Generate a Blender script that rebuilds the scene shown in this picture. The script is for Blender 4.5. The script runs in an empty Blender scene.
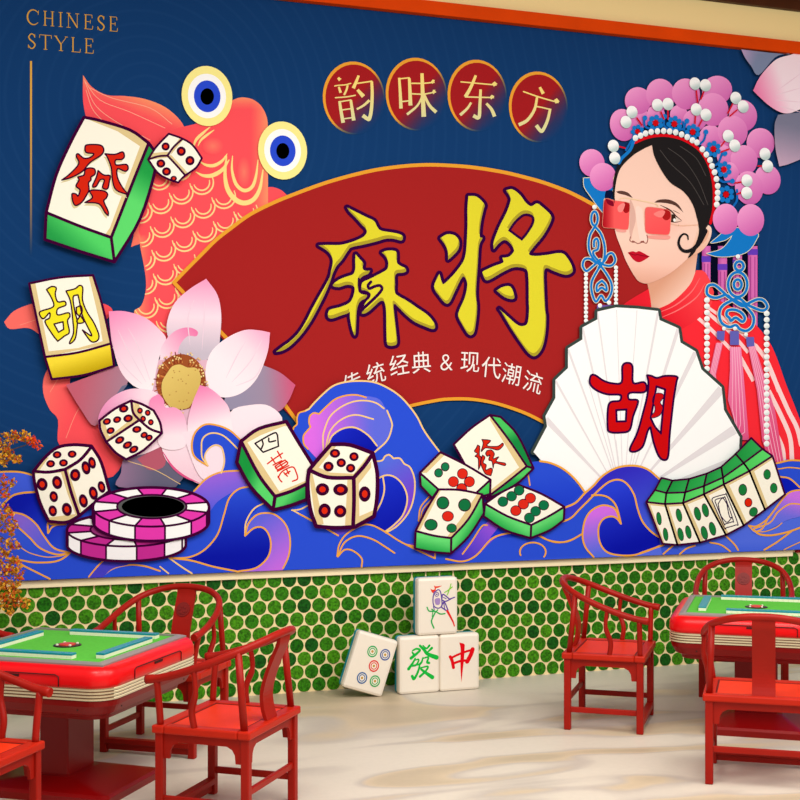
import bpy, bmesh, math, random
import numpy as np
from mathutils import Vector, Matrix
from mathutils.geometry import delaunay_2d_cdt

random.seed(7)
S = bpy.context.scene
COL = S.collection
PI = math.pi

# ------------------------------------------------------------------ camera
FOC = 1350.0                       # focal length in pixels of the 800 px frame
HZ = 415.0                         # horizon row
CAM_H = 2.1
CAM_D = 9.88                       # distance of the camera from the picture wall
U_R, U_F = 0.9409, 0.3387          # wall direction seen from the camera
CAM = Vector((0, -CAM_D, CAM_H))
RGT = Vector((U_R, -U_F, 0)); FWD = Vector((U_F, U_R, 0))
cd = bpy.data.cameras.new('camera')
cam = bpy.data.objects.new('camera', cd); COL.objects.link(cam)
cd.sensor_width = 36.0
cd.lens = 36.0 * FOC / 800.0
cd.shift_y = (HZ - 400.0) / 800.0
cam.location = CAM
cam.rotation_euler = (PI / 2, 0, -math.atan2(U_F, U_R))
S.camera = cam

# ------------------------------------------------------------------ light
S.view_settings.view_transform = 'Standard'
S.view_settings.look = 'None'
S.view_settings.exposure = 0.0
S.view_settings.gamma = 1.0
S.view_settings.use_curve_mapping = False
W = bpy.data.worlds.new('world'); S.world = W
W.use_nodes = True
bg = W.node_tree.nodes['Background']
bg.inputs['Color'].default_value = (1.0, 0.99, 0.98, 1)
bg.inputs['Strength'].default_value = 0.41


def area(name, loc, target, size, energy, color=(1, 0.985, 0.96)):
    ld = bpy.data.lights.new(name, 'AREA')
    ld.shape = 'RECTANGLE'; ld.size, ld.size_y = size
    ld.energy = energy; ld.color = color
    o = bpy.data.objects.new(name, ld); COL.objects.link(o)
    o.location = loc
    o.rotation_euler = (Vector(target) - Vector(loc)).to_track_quat('-Z', 'Y').to_euler()
    return o


area('added_area_light', (1.5, -9.0, 5.6), (2.6, 0, 2.2), (5.0, 2.0), 150)  # this and the next: unseen lights added to brighten the mural evenly
area('added_area_light', (6.0, -8.0, 5.6), (4.6, 0, 2.2), (5.0, 2.0), 110)
for lx in (0.2, 3.2, 6.2):
    area('added_area_light', (lx, -5.2, 5.5), (lx, -5.0, 0), (2.0, 2.0), 160, (1, 0.95, 0.87))  # unseen overhead lights added to brighten seat tops and floor


# ------------------------------------------------------------------ helpers
def lin(c):
    return tuple((v / 255 / 12.92 if v / 255 <= 0.04045 else ((v / 255 + 0.055) / 1.055) ** 2.4) for v in c)


ALB = 0.95


def mat(name, rgb, rough=0.5, spec=0.3, metal=0.0, noise=0.0, nscale=8.0, bump=0.0, coat=0.0):
    m = bpy.data.materials.new(name); m.use_nodes = True
    nt = m.node_tree; b = nt.nodes['Principled BSDF']
    c = tuple(v * ALB for v in lin(rgb))
    b.inputs['Base Color'].default_value = (*c, 1)
    b.inputs['Roughness'].default_value = rough
    b.inputs['Specular IOR Level'].default_value = spec
    b.inputs['Metallic'].default_value = metal
    b.inputs['Coat Weight'].default_value = coat
    tc = nt.nodes.new('ShaderNodeTexCoord')
    n = nt.nodes.new('ShaderNodeTexNoise')
    n.inputs['Scale'].default_value = nscale
    n.inputs['Detail'].default_value = 4
    nt.links.new(tc.outputs['Object'], n.inputs['Vector'])
    if noise:
        r = nt.nodes.new('ShaderNodeValToRGB')
        r.color_ramp.elements[0].position = 0.3; r.color_ramp.elements[1].position = 0.7
        r.color_ramp.elements[0].color = (*[v * (1 - noise) for v in c], 1)
        r.color_ramp.elements[1].color = (*[min(1, v * (1 + noise)) for v in c], 1)
        nt.links.new(n.outputs['Fac'], r.inputs['Fac'])
        nt.links.new(r.outputs['Color'], b.inputs['Base Color'])
    if bump:
        bp = nt.nodes.new('ShaderNodeBump')
        bp.inputs['Strength'].default_value = bump; bp.inputs['Distance'].default_value = 0.01
        nt.links.new(n.outputs['Fac'], bp.inputs['Height'])
        nt.links.new(bp.outputs['Normal'], b.inputs['Normal'])
    return m


def attr_mat(name, rough, spec, noise=0.0, nscale=40.0):
    m = bpy.data.materials.new(name); m.use_nodes = True
    nt = m.node_tree; b = nt.nodes['Principled BSDF']
    a = nt.nodes.new('ShaderNodeAttribute'); a.attribute_name = 'ink'
    b.inputs['Roughness'].default_value = rough
    b.inputs['Specular IOR Level'].default_value = spec
    if noise:
        tc = nt.nodes.new('ShaderNodeTexCoord'); n = nt.nodes.new('ShaderNodeTexNoise')
        n.inputs['Scale'].default_value = nscale; n.inputs['Detail'].default_value = 5
        nt.links.new(tc.outputs['Object'], n.inputs['Vector'])
        mp = nt.nodes.new('ShaderNodeMapRange')
        mp.inputs['From Min'].default_value = 0.3; mp.inputs['From Max'].default_value = 0.7
        mp.inputs['To Min'].default_value = 1 - noise; mp.inputs['To Max'].default_value = 1 + noise
        nt.links.new(n.outputs['Fac'], mp.inputs['Value'])
        mx = nt.nodes.new('ShaderNodeVectorMath'); mx.operation = 'SCALE'
        nt.links.new(a.outputs['Color'], mx.inputs[0]); nt.links.new(mp.outputs['Result'], mx.inputs['Scale'])
        nt.links.new(mx.outputs['Vector'], b.inputs['Base Color'])
    else:
        nt.links.new(a.outputs['Color'], b.inputs['Base Color'])
    return m


def link(name, me, parent=None, kind=None, label=None):
    o = bpy.data.objects.new(name, me); COL.objects.link(o)
    if parent is not None:
        o.parent = parent
    if kind:
        o['kind'] = kind
    if label:
        o['label'] = label
    return o


def obj(name, bm, mats, parent=None, kind=None, label=None, smooth=False):
    me = bpy.data.meshes.new(name)
    bmesh.ops.recalc_face_normals(bm, faces=bm.faces)
    bm.to_mesh(me); bm.free()
    for m in (mats if isinstance(mats, (list, tuple)) else [mats]):
        me.materials.append(m)
    if smooth:
        for p in me.polygons:
            p.use_smooth = True
    return link(name, me, parent, kind, label)


def tag(o, label, cat, group=None):
    o['label'] = label; o['category'] = cat
    if group:
        o['group'] = group
    return o


def empty(name, loc=(0, 0, 0), rz=0.0, label=None, cat=None, group=None):
    o = bpy.data.objects.new(name, None); COL.objects.link(o)
    o.location = loc; o.rotation_euler = (0, 0, rz)
    o.empty_display_size = 0.1
    if label:
        tag(o, label, cat, group)
    return o


def copy_tree(o, parent=None):
    c = o.copy(); COL.objects.link(c)
    if parent is not None:
        c.parent = parent
    for ch in list(o.children):
        copy_tree(ch, c)
    return c


def box(bm, c, s, rot=None, bev=0.0, mi=0):
    r = bmesh.ops.create_cube(bm, size=1.0)
    vs = r['verts']
    bmesh.ops.scale(bm, vec=s, verts=vs)
    fs = list({f for v in vs for f in v.link_faces})
    if bev:
        es = list({e for v in vs for e in v.link_edges})
        k = bmesh.ops.bevel(bm, geom=es, offset=bev, segments=2, affect='EDGES', profile=0.5)
        vs = list({v for f in k['faces'] for v in f.verts} | {v for v in vs if v.is_valid})
        fs = list({f for v in vs for f in v.link_faces})
    if rot is not None:
        bmesh.ops.rotate(bm, cent=(0, 0, 0), matrix=rot, verts=vs)
    bmesh.ops.translate(bm, vec=c, verts=vs)
    for f in fs:
        f.material_index = mi


def tube(bm, path, rad, n=10, mi=0):
    P = [Vector(p) for p in path]
    rs = rad if isinstance(rad, (list, tuple)) else [rad] * len(P)
    rings = []
    t0 = (P[1] - P[0]).normalized()
    nrm = t0.orthogonal().normalized()
    for i, p in enumerate(P):
        t = (P[min(i + 1, len(P) - 1)] - P[max(i - 1, 0)]).normalized()
        nrm = (nrm - t * nrm.dot(t)).normalized()
        b = t.cross(nrm)
        rings.append([bm.verts.new(p + (nrm * math.cos(2 * PI * k / n) + b * math.sin(2 * PI * k / n)) * rs[i]) for k in range(n)])
    for a, b in zip(rings, rings[1:]):
        for k in range(n):
            f = bm.faces.new((a[k], a[(k + 1) % n], b[(k + 1) % n], b[k])); f.material_index = mi; f.smooth = True
    bm.faces.new(rings[0][::-1]).material_index = mi
    bm.faces.new(rings[-1]).material_index = mi


def loft(bm, loops, mi=0, cap=(True, True), smooth=False):
    R = [[bm.verts.new(p) for p in L] for L in loops]
    n = len(R[0])
    for a, b in zip(R, R[1:]):
        for k in range(n):
            f = bm.faces.new((a[k], a[(k + 1) % n], b[(k + 1) % n], b[k])); f.material_index = mi; f.smooth = smooth
    if cap[0]:
        bm.faces.new(R[0][::-1]).material_index = mi
    if cap[1]:
        bm.faces.new(R[-1]).material_index = mi


def rrect(ax, ay, r, z, n=6):
    out = []
    for cx, cy, a0 in ((ax - r, ay - r, 0), (-ax + r, ay - r, 90), (-ax + r, -ay + r, 180), (ax - r, -ay + r, 270)):
        for k in range(n + 1):
            a = math.radians(a0 + 90 * k / n)
            out.append((cx + r * math.cos(a), cy + r * math.sin(a), z))
    return out


def spline(P, n=6, closed=False):
    """Catmull-Rom through 3-D points."""
    P = [Vector(p) for p in P]; out = []
    m = len(P)
    for i in range(m if closed else m - 1):
        p1, p2 = P[i], P[(i + 1) % m]
        p0 = P[i - 1] if (i > 0 or closed) else p1 * 2 - p2
        p3 = P[(i + 2) % m] if (i + 2 < m or closed) else p2 * 2 - p1
        for k in range(n):
            t = k / n
            out.append(0.5 * ((2 * p1) + (p2 - p0) * t + (2 * p0 - 5 * p1 + 4 * p2 - p3) * t * t + (3 * p1 - p0 - 3 * p2 + p3) * t ** 3))
    if not closed:
        out.append(P[-1])
    return out


# ------------------------------------------------------------------ drawing on a flat face
def raw(s, ox=0.0, oy=0.0, k=1.0):
    out = []
    for w in s.split():
        sh = w.endswith('!')
        x, y = w.rstrip('!').split(',')
        out.append((ox + k * float(x), oy + k * float(y), sh))
    return out


def smooth(R, closed=True, n=4):
    m = len(R); out = []
    for i in range(m if closed else m - 1):
        a, b = R[i], R[(i + 1) % m]
        p1 = np.array(a[:2]); p2 = np.array(b[:2])
        p0 = np.array(R[i - 1][:2]) if (not a[2] and (closed or i > 0)) else 2 * p1 - p2
        p3 = np.array(R[(i + 2) % m][:2]) if (not b[2] and (closed or i + 2 < m)) else 2 * p2 - p1
        if a[2] and b[2]:
            out.append(tuple(p1)); continue
        for k in range(n):
            t = k / n
            q = 0.5 * (2 * p1 + (p2 - p0) * t + (2 * p0 - 5 * p1 + 4 * p2 - p3) * t * t + (3 * p1 - p0 - 3 * p2 + p3) * t ** 3)
            out.append((q[0], q[1]))
    if not closed:
        out.append(tuple(R[-1][:2]))
    return out


def C(s, ox=0.0, oy=0.0, k=1.0, n=4):
    return smooth(raw(s, ox, oy, k), True, n)


def O(s, ox=0.0, oy=0.0, k=1.0, n=5):
    return smooth(raw(s, ox, oy, k), False, n)


def PG(s, ox=0.0, oy=0.0, k=1.0):
    return [p[:2] for p in raw(s, ox, oy, k)]


def ellipse(cx, cy, rx, ry, rot=0.0, n=28, a0=0.0, a1=360.0):
    c, s_ = math.cos(math.radians(rot)), math.sin(math.radians(rot)); out = []
    full = abs(a1 - a0) >= 360
    for i in range(n if full else n + 1):
        a = math.radians(a0 + (a1 - a0) * i / n)
        x, y = rx * math.cos(a), ry * math.sin(a)
        out.append((cx + c * x - s_ * y, cy + s_ * x + c * y))
    return out


def inside(xy, loop):
    x, y = xy[:, 0], xy[:, 1]
    L = np.array(loop); r = np.zeros(len(x), bool)
    x1, y1 = L[:, 0], L[:, 1]; x2, y2 = np.roll(x1, -1), np.roll(y1, -1)
    for a, b, c, d in zip(x1, y1, x2, y2):
        if b == d:
            continue
        hit = ((b > y) != (d > y)) & (x < (c - a) * (y - b) / (d - b) + a)
        r ^= hit
    return r


def mixc(a, b, t):
    t = max(0.0, min(1.0, t))
    return tuple(p + (q - p) * t for p, q in zip(a, b))


def grad(c0, c1, p0, p1, cm=None):
    """Colour running from c0 at p0 over cm to c1 at p1."""
    dx, dy = p1[0] - p0[0], p1[1] - p0[1]; L = dx * dx + dy * dy

    def f(x, y):
        t = max(0, min(1, ((x - p0[0]) * dx + (y - p0[1]) * dy) / L))
        if cm:
            return mixc(c0, cm, t * 2) if t < 0.5 else mixc(cm, c1, t * 2 - 1)
        return mixc(c0, c1, t)
    return f


STEP = 0.00009


class Art:
    """Flat coloured shapes laid over one another, each a hair in front of the last."""

    def __init__(s, base, at):
        s.L = base; s.at = at; s.v = []; s.f = []; s.c = []

    def add(s, V, F, cols, same=False):
        s.L += 0.4 if same else 1
        o = len(s.v)
        s.v += [s.at(x, y, s.L * STEP) for x, y in V]
        s.c += [tuple(v * ALB for v in lin(c)) for c in cols]
        s.f += [tuple(i + o for i in f) for f in F]
        return s

    def tri(s, loops, extra=()):
        V = []; E = []
        for L in loops:
            o = len(V); V += [Vector(p) for p in L]
            E += [(o + i, o + (i + 1) % len(L)) for i in range(len(L))]
        V += [Vector(p) for p in extra]
        r = delaunay_2d_cdt(V, E, [], 0, 1e-5)
        V2 = np.array([(p.x, p.y) for p in r[0]]); F = np.array([tuple(f) for f in r[2]], int)
        return V2, F, V2[F].mean(1)

    def fill(s, P, col, holes=(), clip=None, res=5.0, same=False):
        fn = col if callable(col) else None
        extra = []
        if fn:
            A = np.array(P); x0, y0 = A.min(0); x1, y1 = A.max(0)
            g = np.array([(x, y) for x in np.arange(x0 + 0.37 * res, x1, res) for y in np.arange(y0 + 0.41 * res, y1, res)])
            if len(g):
                extra = [tuple(p) for p in g[inside(g, P)]]
        V, F, M = s.tri([P] + list(holes) + ([clip] if clip else []), extra)
        k = inside(M, P)
        for h in holes:
            k &= ~inside(M, h)
        if clip:
            k &= inside(M, clip)
        F = F[k]
        used = sorted(set(F.ravel().tolist())); mp = {u: i for i, u in enumerate(used)}
        V = V[used] if used else V[:0]
        return s.add([tuple(p) for p in V], [tuple(mp[i] for i in f) for f in F.tolist()], [fn(*p) if fn else col for p in V], same)

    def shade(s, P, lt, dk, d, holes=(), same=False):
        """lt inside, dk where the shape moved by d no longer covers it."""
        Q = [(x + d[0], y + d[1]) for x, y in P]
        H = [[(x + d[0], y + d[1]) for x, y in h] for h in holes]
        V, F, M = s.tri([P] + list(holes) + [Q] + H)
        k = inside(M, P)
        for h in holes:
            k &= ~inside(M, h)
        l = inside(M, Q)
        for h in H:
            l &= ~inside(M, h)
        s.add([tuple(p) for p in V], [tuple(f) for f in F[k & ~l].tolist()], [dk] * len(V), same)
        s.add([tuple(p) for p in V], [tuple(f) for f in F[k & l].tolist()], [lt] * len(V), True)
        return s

    def ell(s, cx, cy, rx, ry, col, rot=0, n=20, same=False):
        if callable(col):
            V = [(cx, cy)]; F = []
            for k in (1, 2, 3):
                V += ellipse(cx, cy, rx * k / 3, ry * k / 3, rot, n)
            F += [(0, 1 + i, 1 + (i + 1) % n) for i in range(n)]
            for k in (0, 1):
                o = 1 + k * n
                F += [(o + i, o + n + i, o + n + (i + 1) % n, o + (i + 1) % n) for i in range(n)]
            return s.add(V, F, [col(*p) for p in V], same)
        V = ellipse(cx, cy, rx, ry, rot, n)
        return s.add(V, [tuple(range(n))], [col] * n, same)

    def line(s, P, w, col, closed=False, taper=None, same=False, cap=True):
        A = np.array(P, float)
        keep = [0] + [i for i in range(1, len(A)) if np.hypot(*(A[i] - A[i - 1])) > 1e-3]
        A = A[keep]
        if closed and np.hypot(*(A[0] - A[-1])) < 1e-3:
            A = A[:-1]
        n = len(A)
        L = np.r_[0, np.cumsum(np.hypot(*np.diff(A, axis=0).T))]; L = L / L[-1]
        ws = [w * (taper(t) if taper else 1) / 2 for t in L]
        D = np.roll(A, -1, 0) - A
        D = D / (np.hypot(D[:, 0], D[:, 1])[:, None] + 1e-9)
        pair = []; loops = []
        for i in range(n):
            d1 = D[i]; d0 = D[i - 1]
            if not closed and i == 0:
                d0 = d1
            if not closed and i == n - 1:
                d1 = d0
            c = d0.dot(d1)
            if c > 0.76:
                m = d0 + d1; m = m / np.hypot(*m)
                q = np.array((-m[1], m[0])) * ws[i] / max(0.6, m.dot(d1)); pair.append((q, q))
            else:
                pair.append((np.array((-d0[1], d0[0])) * ws[i], np.array((-d1[1], d1[0])) * ws[i]))
                loops.append(ellipse(A[i][0], A[i][1], ws[i], ws[i], 7, 10))
        for i in range(n if closed else n - 1):
            j = (i + 1) % n
            q0, q1 = pair[i][1], pair[j][0]
            loops.append([tuple(A[i] + q0), tuple(A[j] + q1), tuple(A[j] - q1), tuple(A[i] - q0)])
        if cap and not closed:
            for i in (0, n - 1):
                if ws[i] > 0.25:
                    loops.append(ellipse(A[i][0], A[i][1], ws[i], ws[i], 7, 10))
        V, F, M = s.tri(loops)
        k = np.zeros(len(M), bool)
        for q in loops:
            k |= inside(M, q)
        F = F[k]
        used = sorted(set(F.ravel().tolist())); mp = {u: i for i, u in enumerate(used)}
        V = V[used]
        cols = [col(*p) if callable(col) else col for p in V]
        return s.add([tuple(p) for p in V], [tuple(mp[i] for i in f) for f in F.tolist()], cols, same)

    def poly(s, P, col, oc=None, ow=0.0, holes=()):
        """Outlined shape: outline under the fill."""
        if oc:
            s.line(P, ow, oc, True)
            for h in holes:
                s.line(h, ow, oc, True, same=True)
        return s.fill(P, col, holes)

    def text(s, body, org, ux, uy, col, bold=0.0, same=False):
        """Letters from the built-in typeface; org is the lower left corner, ux/uy one em along and up."""
        c = bpy.data.curves.new('letters', 'FONT'); c.body = body; c.offset = bold; c.resolution_u = 3
        o = bpy.data.objects.new('letters', c); COL.objects.link(o)
        dg = bpy.context.evaluated_depsgraph_get(); dg.update()
        e = o.evaluated_get(dg); me = e.to_mesh()
        V = [(org[0] + v.co.x * ux[0] + v.co.y * uy[0], org[1] + v.co.x * ux[1] + v.co.y * uy[1]) for v in me.vertices]
        F = [tuple(p.vertices) for p in me.polygons]
        e.to_mesh_clear()
        bpy.data.objects.remove(o); bpy.data.curves.remove(c)
        return s.add(V, F, [col] * len(V), same)

    def done(s, name, parent, m, label=None):
        me = bpy.data.meshes.new(name)
        me.from_pydata(s.v, [], s.f)
        at = me.color_attributes.new('ink', 'FLOAT_COLOR', 'POINT')
        at.data.foreach_set('color', np.array([(*c, 1) for c in s.c], 'f').ravel())
        me.materials.append(m)
        me.update()
        return link(name, me, parent, None, label)


def ray(x, y):
    return RGT * ((x - 400) / FOC) + FWD + Vector((0, 0, (HZ - y) / FOC))


def on_wall(x, y, off=0.0):
    d = ray(x, y)
    return CAM + d * ((-off - CAM.y) / d.y)


def ground(xc, zc, z=0.0):
    """World point from camera-frame right / forward distances."""
    return Vector((CAM.x + RGT.x * xc + FWD.x * zc, CAM.y + RGT.y * xc + FWD.y * zc, z))


def heading(xc, zc):
    v = RGT * xc + FWD * zc
    return math.atan2(-v.x, v.y)


# ------------------------------------------------------------------ the setting
LEDGE = 0.93                        # height of the ledge over the round tiles
MUR0, MUR1 = 0.93, 5.22             # mural bottom and top
XL, XR = -2.4, 9.4


def disc_wall():
    """Wall clad in round moss green tiles set in cream."""
    bm = bmesh.new()
    box(bm, ((XL + XR) / 2, 0.10, 2.7), (XR - XL, 0.2, 5.4), mi=0)
    me = bpy.data.meshes.new('wall_back')
    px, pz, r = 0.116, 0.1003, 0.0538
    x00, z00 = on_wall(348, 577.6).x, 0.854
    rows = []
    bm.to_mesh(me)
    V = [tuple(v.co) for v in bm.verts]; F = [tuple(v.index for v in f.verts) for f in bm.faces]
    bm.free()
    cols = [tuple(v * ALB for v in lin((246, 228, 190)))] * len(V); mi = [0] * len(F)
    rnd = random.Random(3)
    for j in range(10):
        z = z00 - j * pz
        i0 = int((XL - x00) / px) + 1; i1 = int((XR - x00) / px) - 1
        for i in range(i0, i1):
            x = x00 + (i + 0.5 * (j % 2)) * px
            o = len(V); n = 18
            t = rnd.random()
            base = mixc((28, 98, 14), (72, 138, 18), t)
            if rnd.random() < 0.12:
                base = (22, 84, 20)
            cc = tuple(v * ALB for v in lin(base))
            pts = [(x + r * math.cos(2 * PI * k / n), z + r * math.sin(2 * PI * k / n)) for k in range(n)]
            pts = [(a, min(max(b, 0.004), LEDGE - 0.004)) for a, b in pts]
            if max(b for a, b in pts) - min(b for a, b in pts) < 0.02:
                continue
            V += [(a, -0.001, b) for a, b in pts] + [(x + (a - x) * 0.93, -0.007, z + (b - z) * 0.93 if 0.004 < b < LEDGE - 0.004 else b) for a, b in pts]
            F.append(tuple(o + n + k for k in range(n)))
            F += [(o + k, o + (k + 1) % n, o + n + (k + 1) % n, o + n + k) for k in range(n)]
            mi += [1] * (n + 1)
            cols += [cc] * (2 * n)
    me = bpy.data.meshes.new('wall_back')
    me.from_pydata(V, [], F)
    at = me.color_attributes.new('ink', 'FLOAT_COLOR', 'POINT')
    at.data.foreach_set('color', np.array([(*c, 1) for c in cols], 'f').ravel())
    me.materials.append(mat('cream_grout', (252, 228, 172), 0.7, 0.1))
    me.materials.append(attr_mat('moss_green_glaze', 0.6, 0.1, 0.6, 70))
    me.polygons.foreach_set('material_index', mi)
    me.update()
    return link('wall_back', me, None, 'structure')


disc_wall()


def floor_material():
    m = bpy.data.materials.new('pale_stone_floor'); m.use_nodes = True
    nt = m.node_tree; b = nt.nodes['Principled BSDF']; N = nt.nodes.new; K = nt.links.new
    tc = N('ShaderNodeTexCoord')
    mp = N('ShaderNodeMapping'); mp.inputs['Scale'].default_value = (0.55, 1.5, 1); mp.inputs['Rotation'].default_value = (0, 0, -0.35)
    K(tc.outputs['Object'], mp.inputs['Vector'])
    n1 = N('ShaderNodeTexNoise'); n1.inputs['Scale'].default_value = 0.9; n1.inputs['Detail'].default_value = 1.5; n1.inputs['Distortion'].default_value = 1.2
    K(mp.outputs['Vector'], n1.inputs['Vector'])
    r1 = N('ShaderNodeValToRGB')
    e = r1.color_ramp.elements
    A = lambda c: (*[v * 0.78 for v in lin(c)], 1)
    e[0].position = 0.36; e[0].color = A((212, 193, 163))
    e[1].position = 0.64; e[1].color = A((242, 231, 213))
    x = e.new(0.43); x.color = A((230, 209, 176))
    x = e.new(0.47); x.color = A((216, 204, 190))
    x = e.new(0.53); x.color = A((238, 227, 209))
    K(n1.outputs['Fac'], r1.inputs['Fac'])
    n2 = N('ShaderNodeTexNoise'); n2.inputs['Scale'].default_value = 24; n2.inputs['Detail'].default_value = 6
    K(tc.outputs['Object'], n2.inputs['Vector'])
    r2 = N('ShaderNodeMapRange'); r2.inputs['To Min'].default_value = 0.94; r2.inputs['To Max'].default_value = 1.04
    K(n2.outputs['Fac'], r2.inputs['Value'])
    mx = N('ShaderNodeVectorMath'); mx.operation = 'SCALE'
    K(r1.outputs['Color'], mx.inputs[0]); K(r2.outputs['Result'], mx.inputs['Scale'])
    K(mx.outputs['Vector'], b.inputs['Base Color'])
    b.inputs['Roughness'].default_value = 0.45; b.inputs['Specular IOR Level'].default_value = 0.3
    return m


bm = bmesh.new()
box(bm, (3.2, -5.0, -0.05), (13, 10.2, 0.1))
obj('floor', bm, floor_material(), None, 'structure')

bm = bmesh.new()
xe = on_wall(791, 551).x
box(bm, ((XL + xe) / 2, -0.012, LEDGE - 0.026), (xe - XL, 0.034, 0.054), bev=0.003)
obj('trim_1', bm, mat('cream_ledge', (255, 238, 196), 0.6, 0.1), None, 'structure')
bm = bmesh.new()
box(bm, ((xe + XR) / 2 + 0.02, -0.008, LEDGE - 0.012), (XR - xe - 0.04, 0.03, 0.026), bev=0.004)
obj('trim_5', bm, mat('red_ledge_strip', (170, 20, 24), 0.5, 0.15), None, 'structure')
bm = bmesh.new()
box(bm, ((XL + XR) / 2, -0.035, 5.275), (XR - XL, 0.075, 0.105), bev=0.004)
obj('trim_2', bm, mat('orange_painted_wood', (226, 70, 2), 0.6, 0.05, noise=0.08, nscale=3), None, 'structure')
bm = bmesh.new()
box(bm, ((XL + XR) / 2, 0.01, 5.465), (XR - XL, 0.06, 0.27))
obj('trim_3', bm, mat('cream_plaster', (255, 232, 166), 0.8, 0.05), None, 'structure')
bm = bmesh.new()
box(bm, ((XL + XR) / 2, -0.02, 5.645), (XR - XL, 0.10, 0.09), bev=0.004)
obj('trim_4', bm, mat('dark_wood_strip', (74, 38, 16), 0.5, 0.15, noise=0.15), None, 'structure')
bm = bmesh.new()
box(bm, ((XL + XR) / 2, -0.30, 5.80), (XR - XL, 1.0, 0.22))
obj('ceiling', bm, mat('warm_ceiling', (206, 128, 70), 0.8), None, 'structure')
# ------------------------------------------------------------------ the mural
mural = empty('wall_mural', (3.0, -0.004, MUR0), 0, 'navy printed wall mural of a goldfish, lotus, opera lady and game tiles above the ledge', 'mural')
MU_OFF = Vector(mural.location)


def mw(x, y, off):
    return tuple(on_wall(x, y, 0.011 + off) - MU_OFF)


INK = attr_mat('mural_ink', 0.9, 0.0)


def navy_paper():
    m = bpy.data.materials.new('navy_mural_paper'); m.use_nodes = True
    nt = m.node_tree; b = nt.nodes['Principled BSDF']; N = nt.nodes.new; K = nt.links.new
    tc = N('ShaderNodeTexCoord')
    tot = None
    for loc, sc in (((1.4, 0, -3.4), 3.3),):
        mp = N('ShaderNodeMapping'); mp.inputs['Location'].default_value = loc
        K(tc.outputs['Object'], mp.inputs['Vector'])
        w = N('ShaderNodeTexWave'); w.wave_type = 'RINGS'; w.rings_direction = 'Y'
        w.inputs['Scale'].default_value = sc; w.inputs['Distortion'].default_value = 1.2; w.inputs['Detail Scale'].default_value = 0.4
        K(mp.outputs['Vector'], w.inputs['Vector'])
        if tot is None:
            tot = w.outputs['Fac']
        else:
            mm = N('ShaderNodeMath'); mm.operation = 'MAXIMUM'; K(tot, mm.inputs[0]); K(w.outputs['Fac'], mm.inputs[1]); tot = mm.outputs[0]
    r = N('ShaderNodeValToRGB')
    r.color_ramp.elements[0].position = 0.80; r.color_ramp.elements[1].position = 1.0
    r.color_ramp.elements[0].color = (*[v * ALB for v in lin((21, 60, 111))], 1)
    r.color_ramp.elements[1].color = (*[v * ALB for v in lin((24, 63, 114))], 1)
    K(tot, r.inputs['Fac']); K(r.outputs['Color'], b.inputs['Base Color'])
    b.inputs['Roughness'].default_value = 0.9; b.inputs['Specular IOR Level'].default_value = 0.0
    return m


bm = bmesh.new()
box(bm, ((XL + XR) / 2 - MU_OFF.x, -0.001, (MUR1 - MUR0) / 2), (XR - XL, 0.008, MUR1 - MUR0))
obj('backdrop', bm, navy_paper(), mural, None, 'navy background with faint ring pattern')

DK = (62, 4, 52)          # plum outline of the drawn game pieces
GOLD = (240, 168, 66)
GOLD2 = (246, 204, 132)
NAVY = (21, 60, 111)


def art(base):
    return Art(base, mw)


# ---- serif lettering CHINESE STYLE and the gold rule
a = art(5)
CG = (214, 160, 66)


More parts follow.
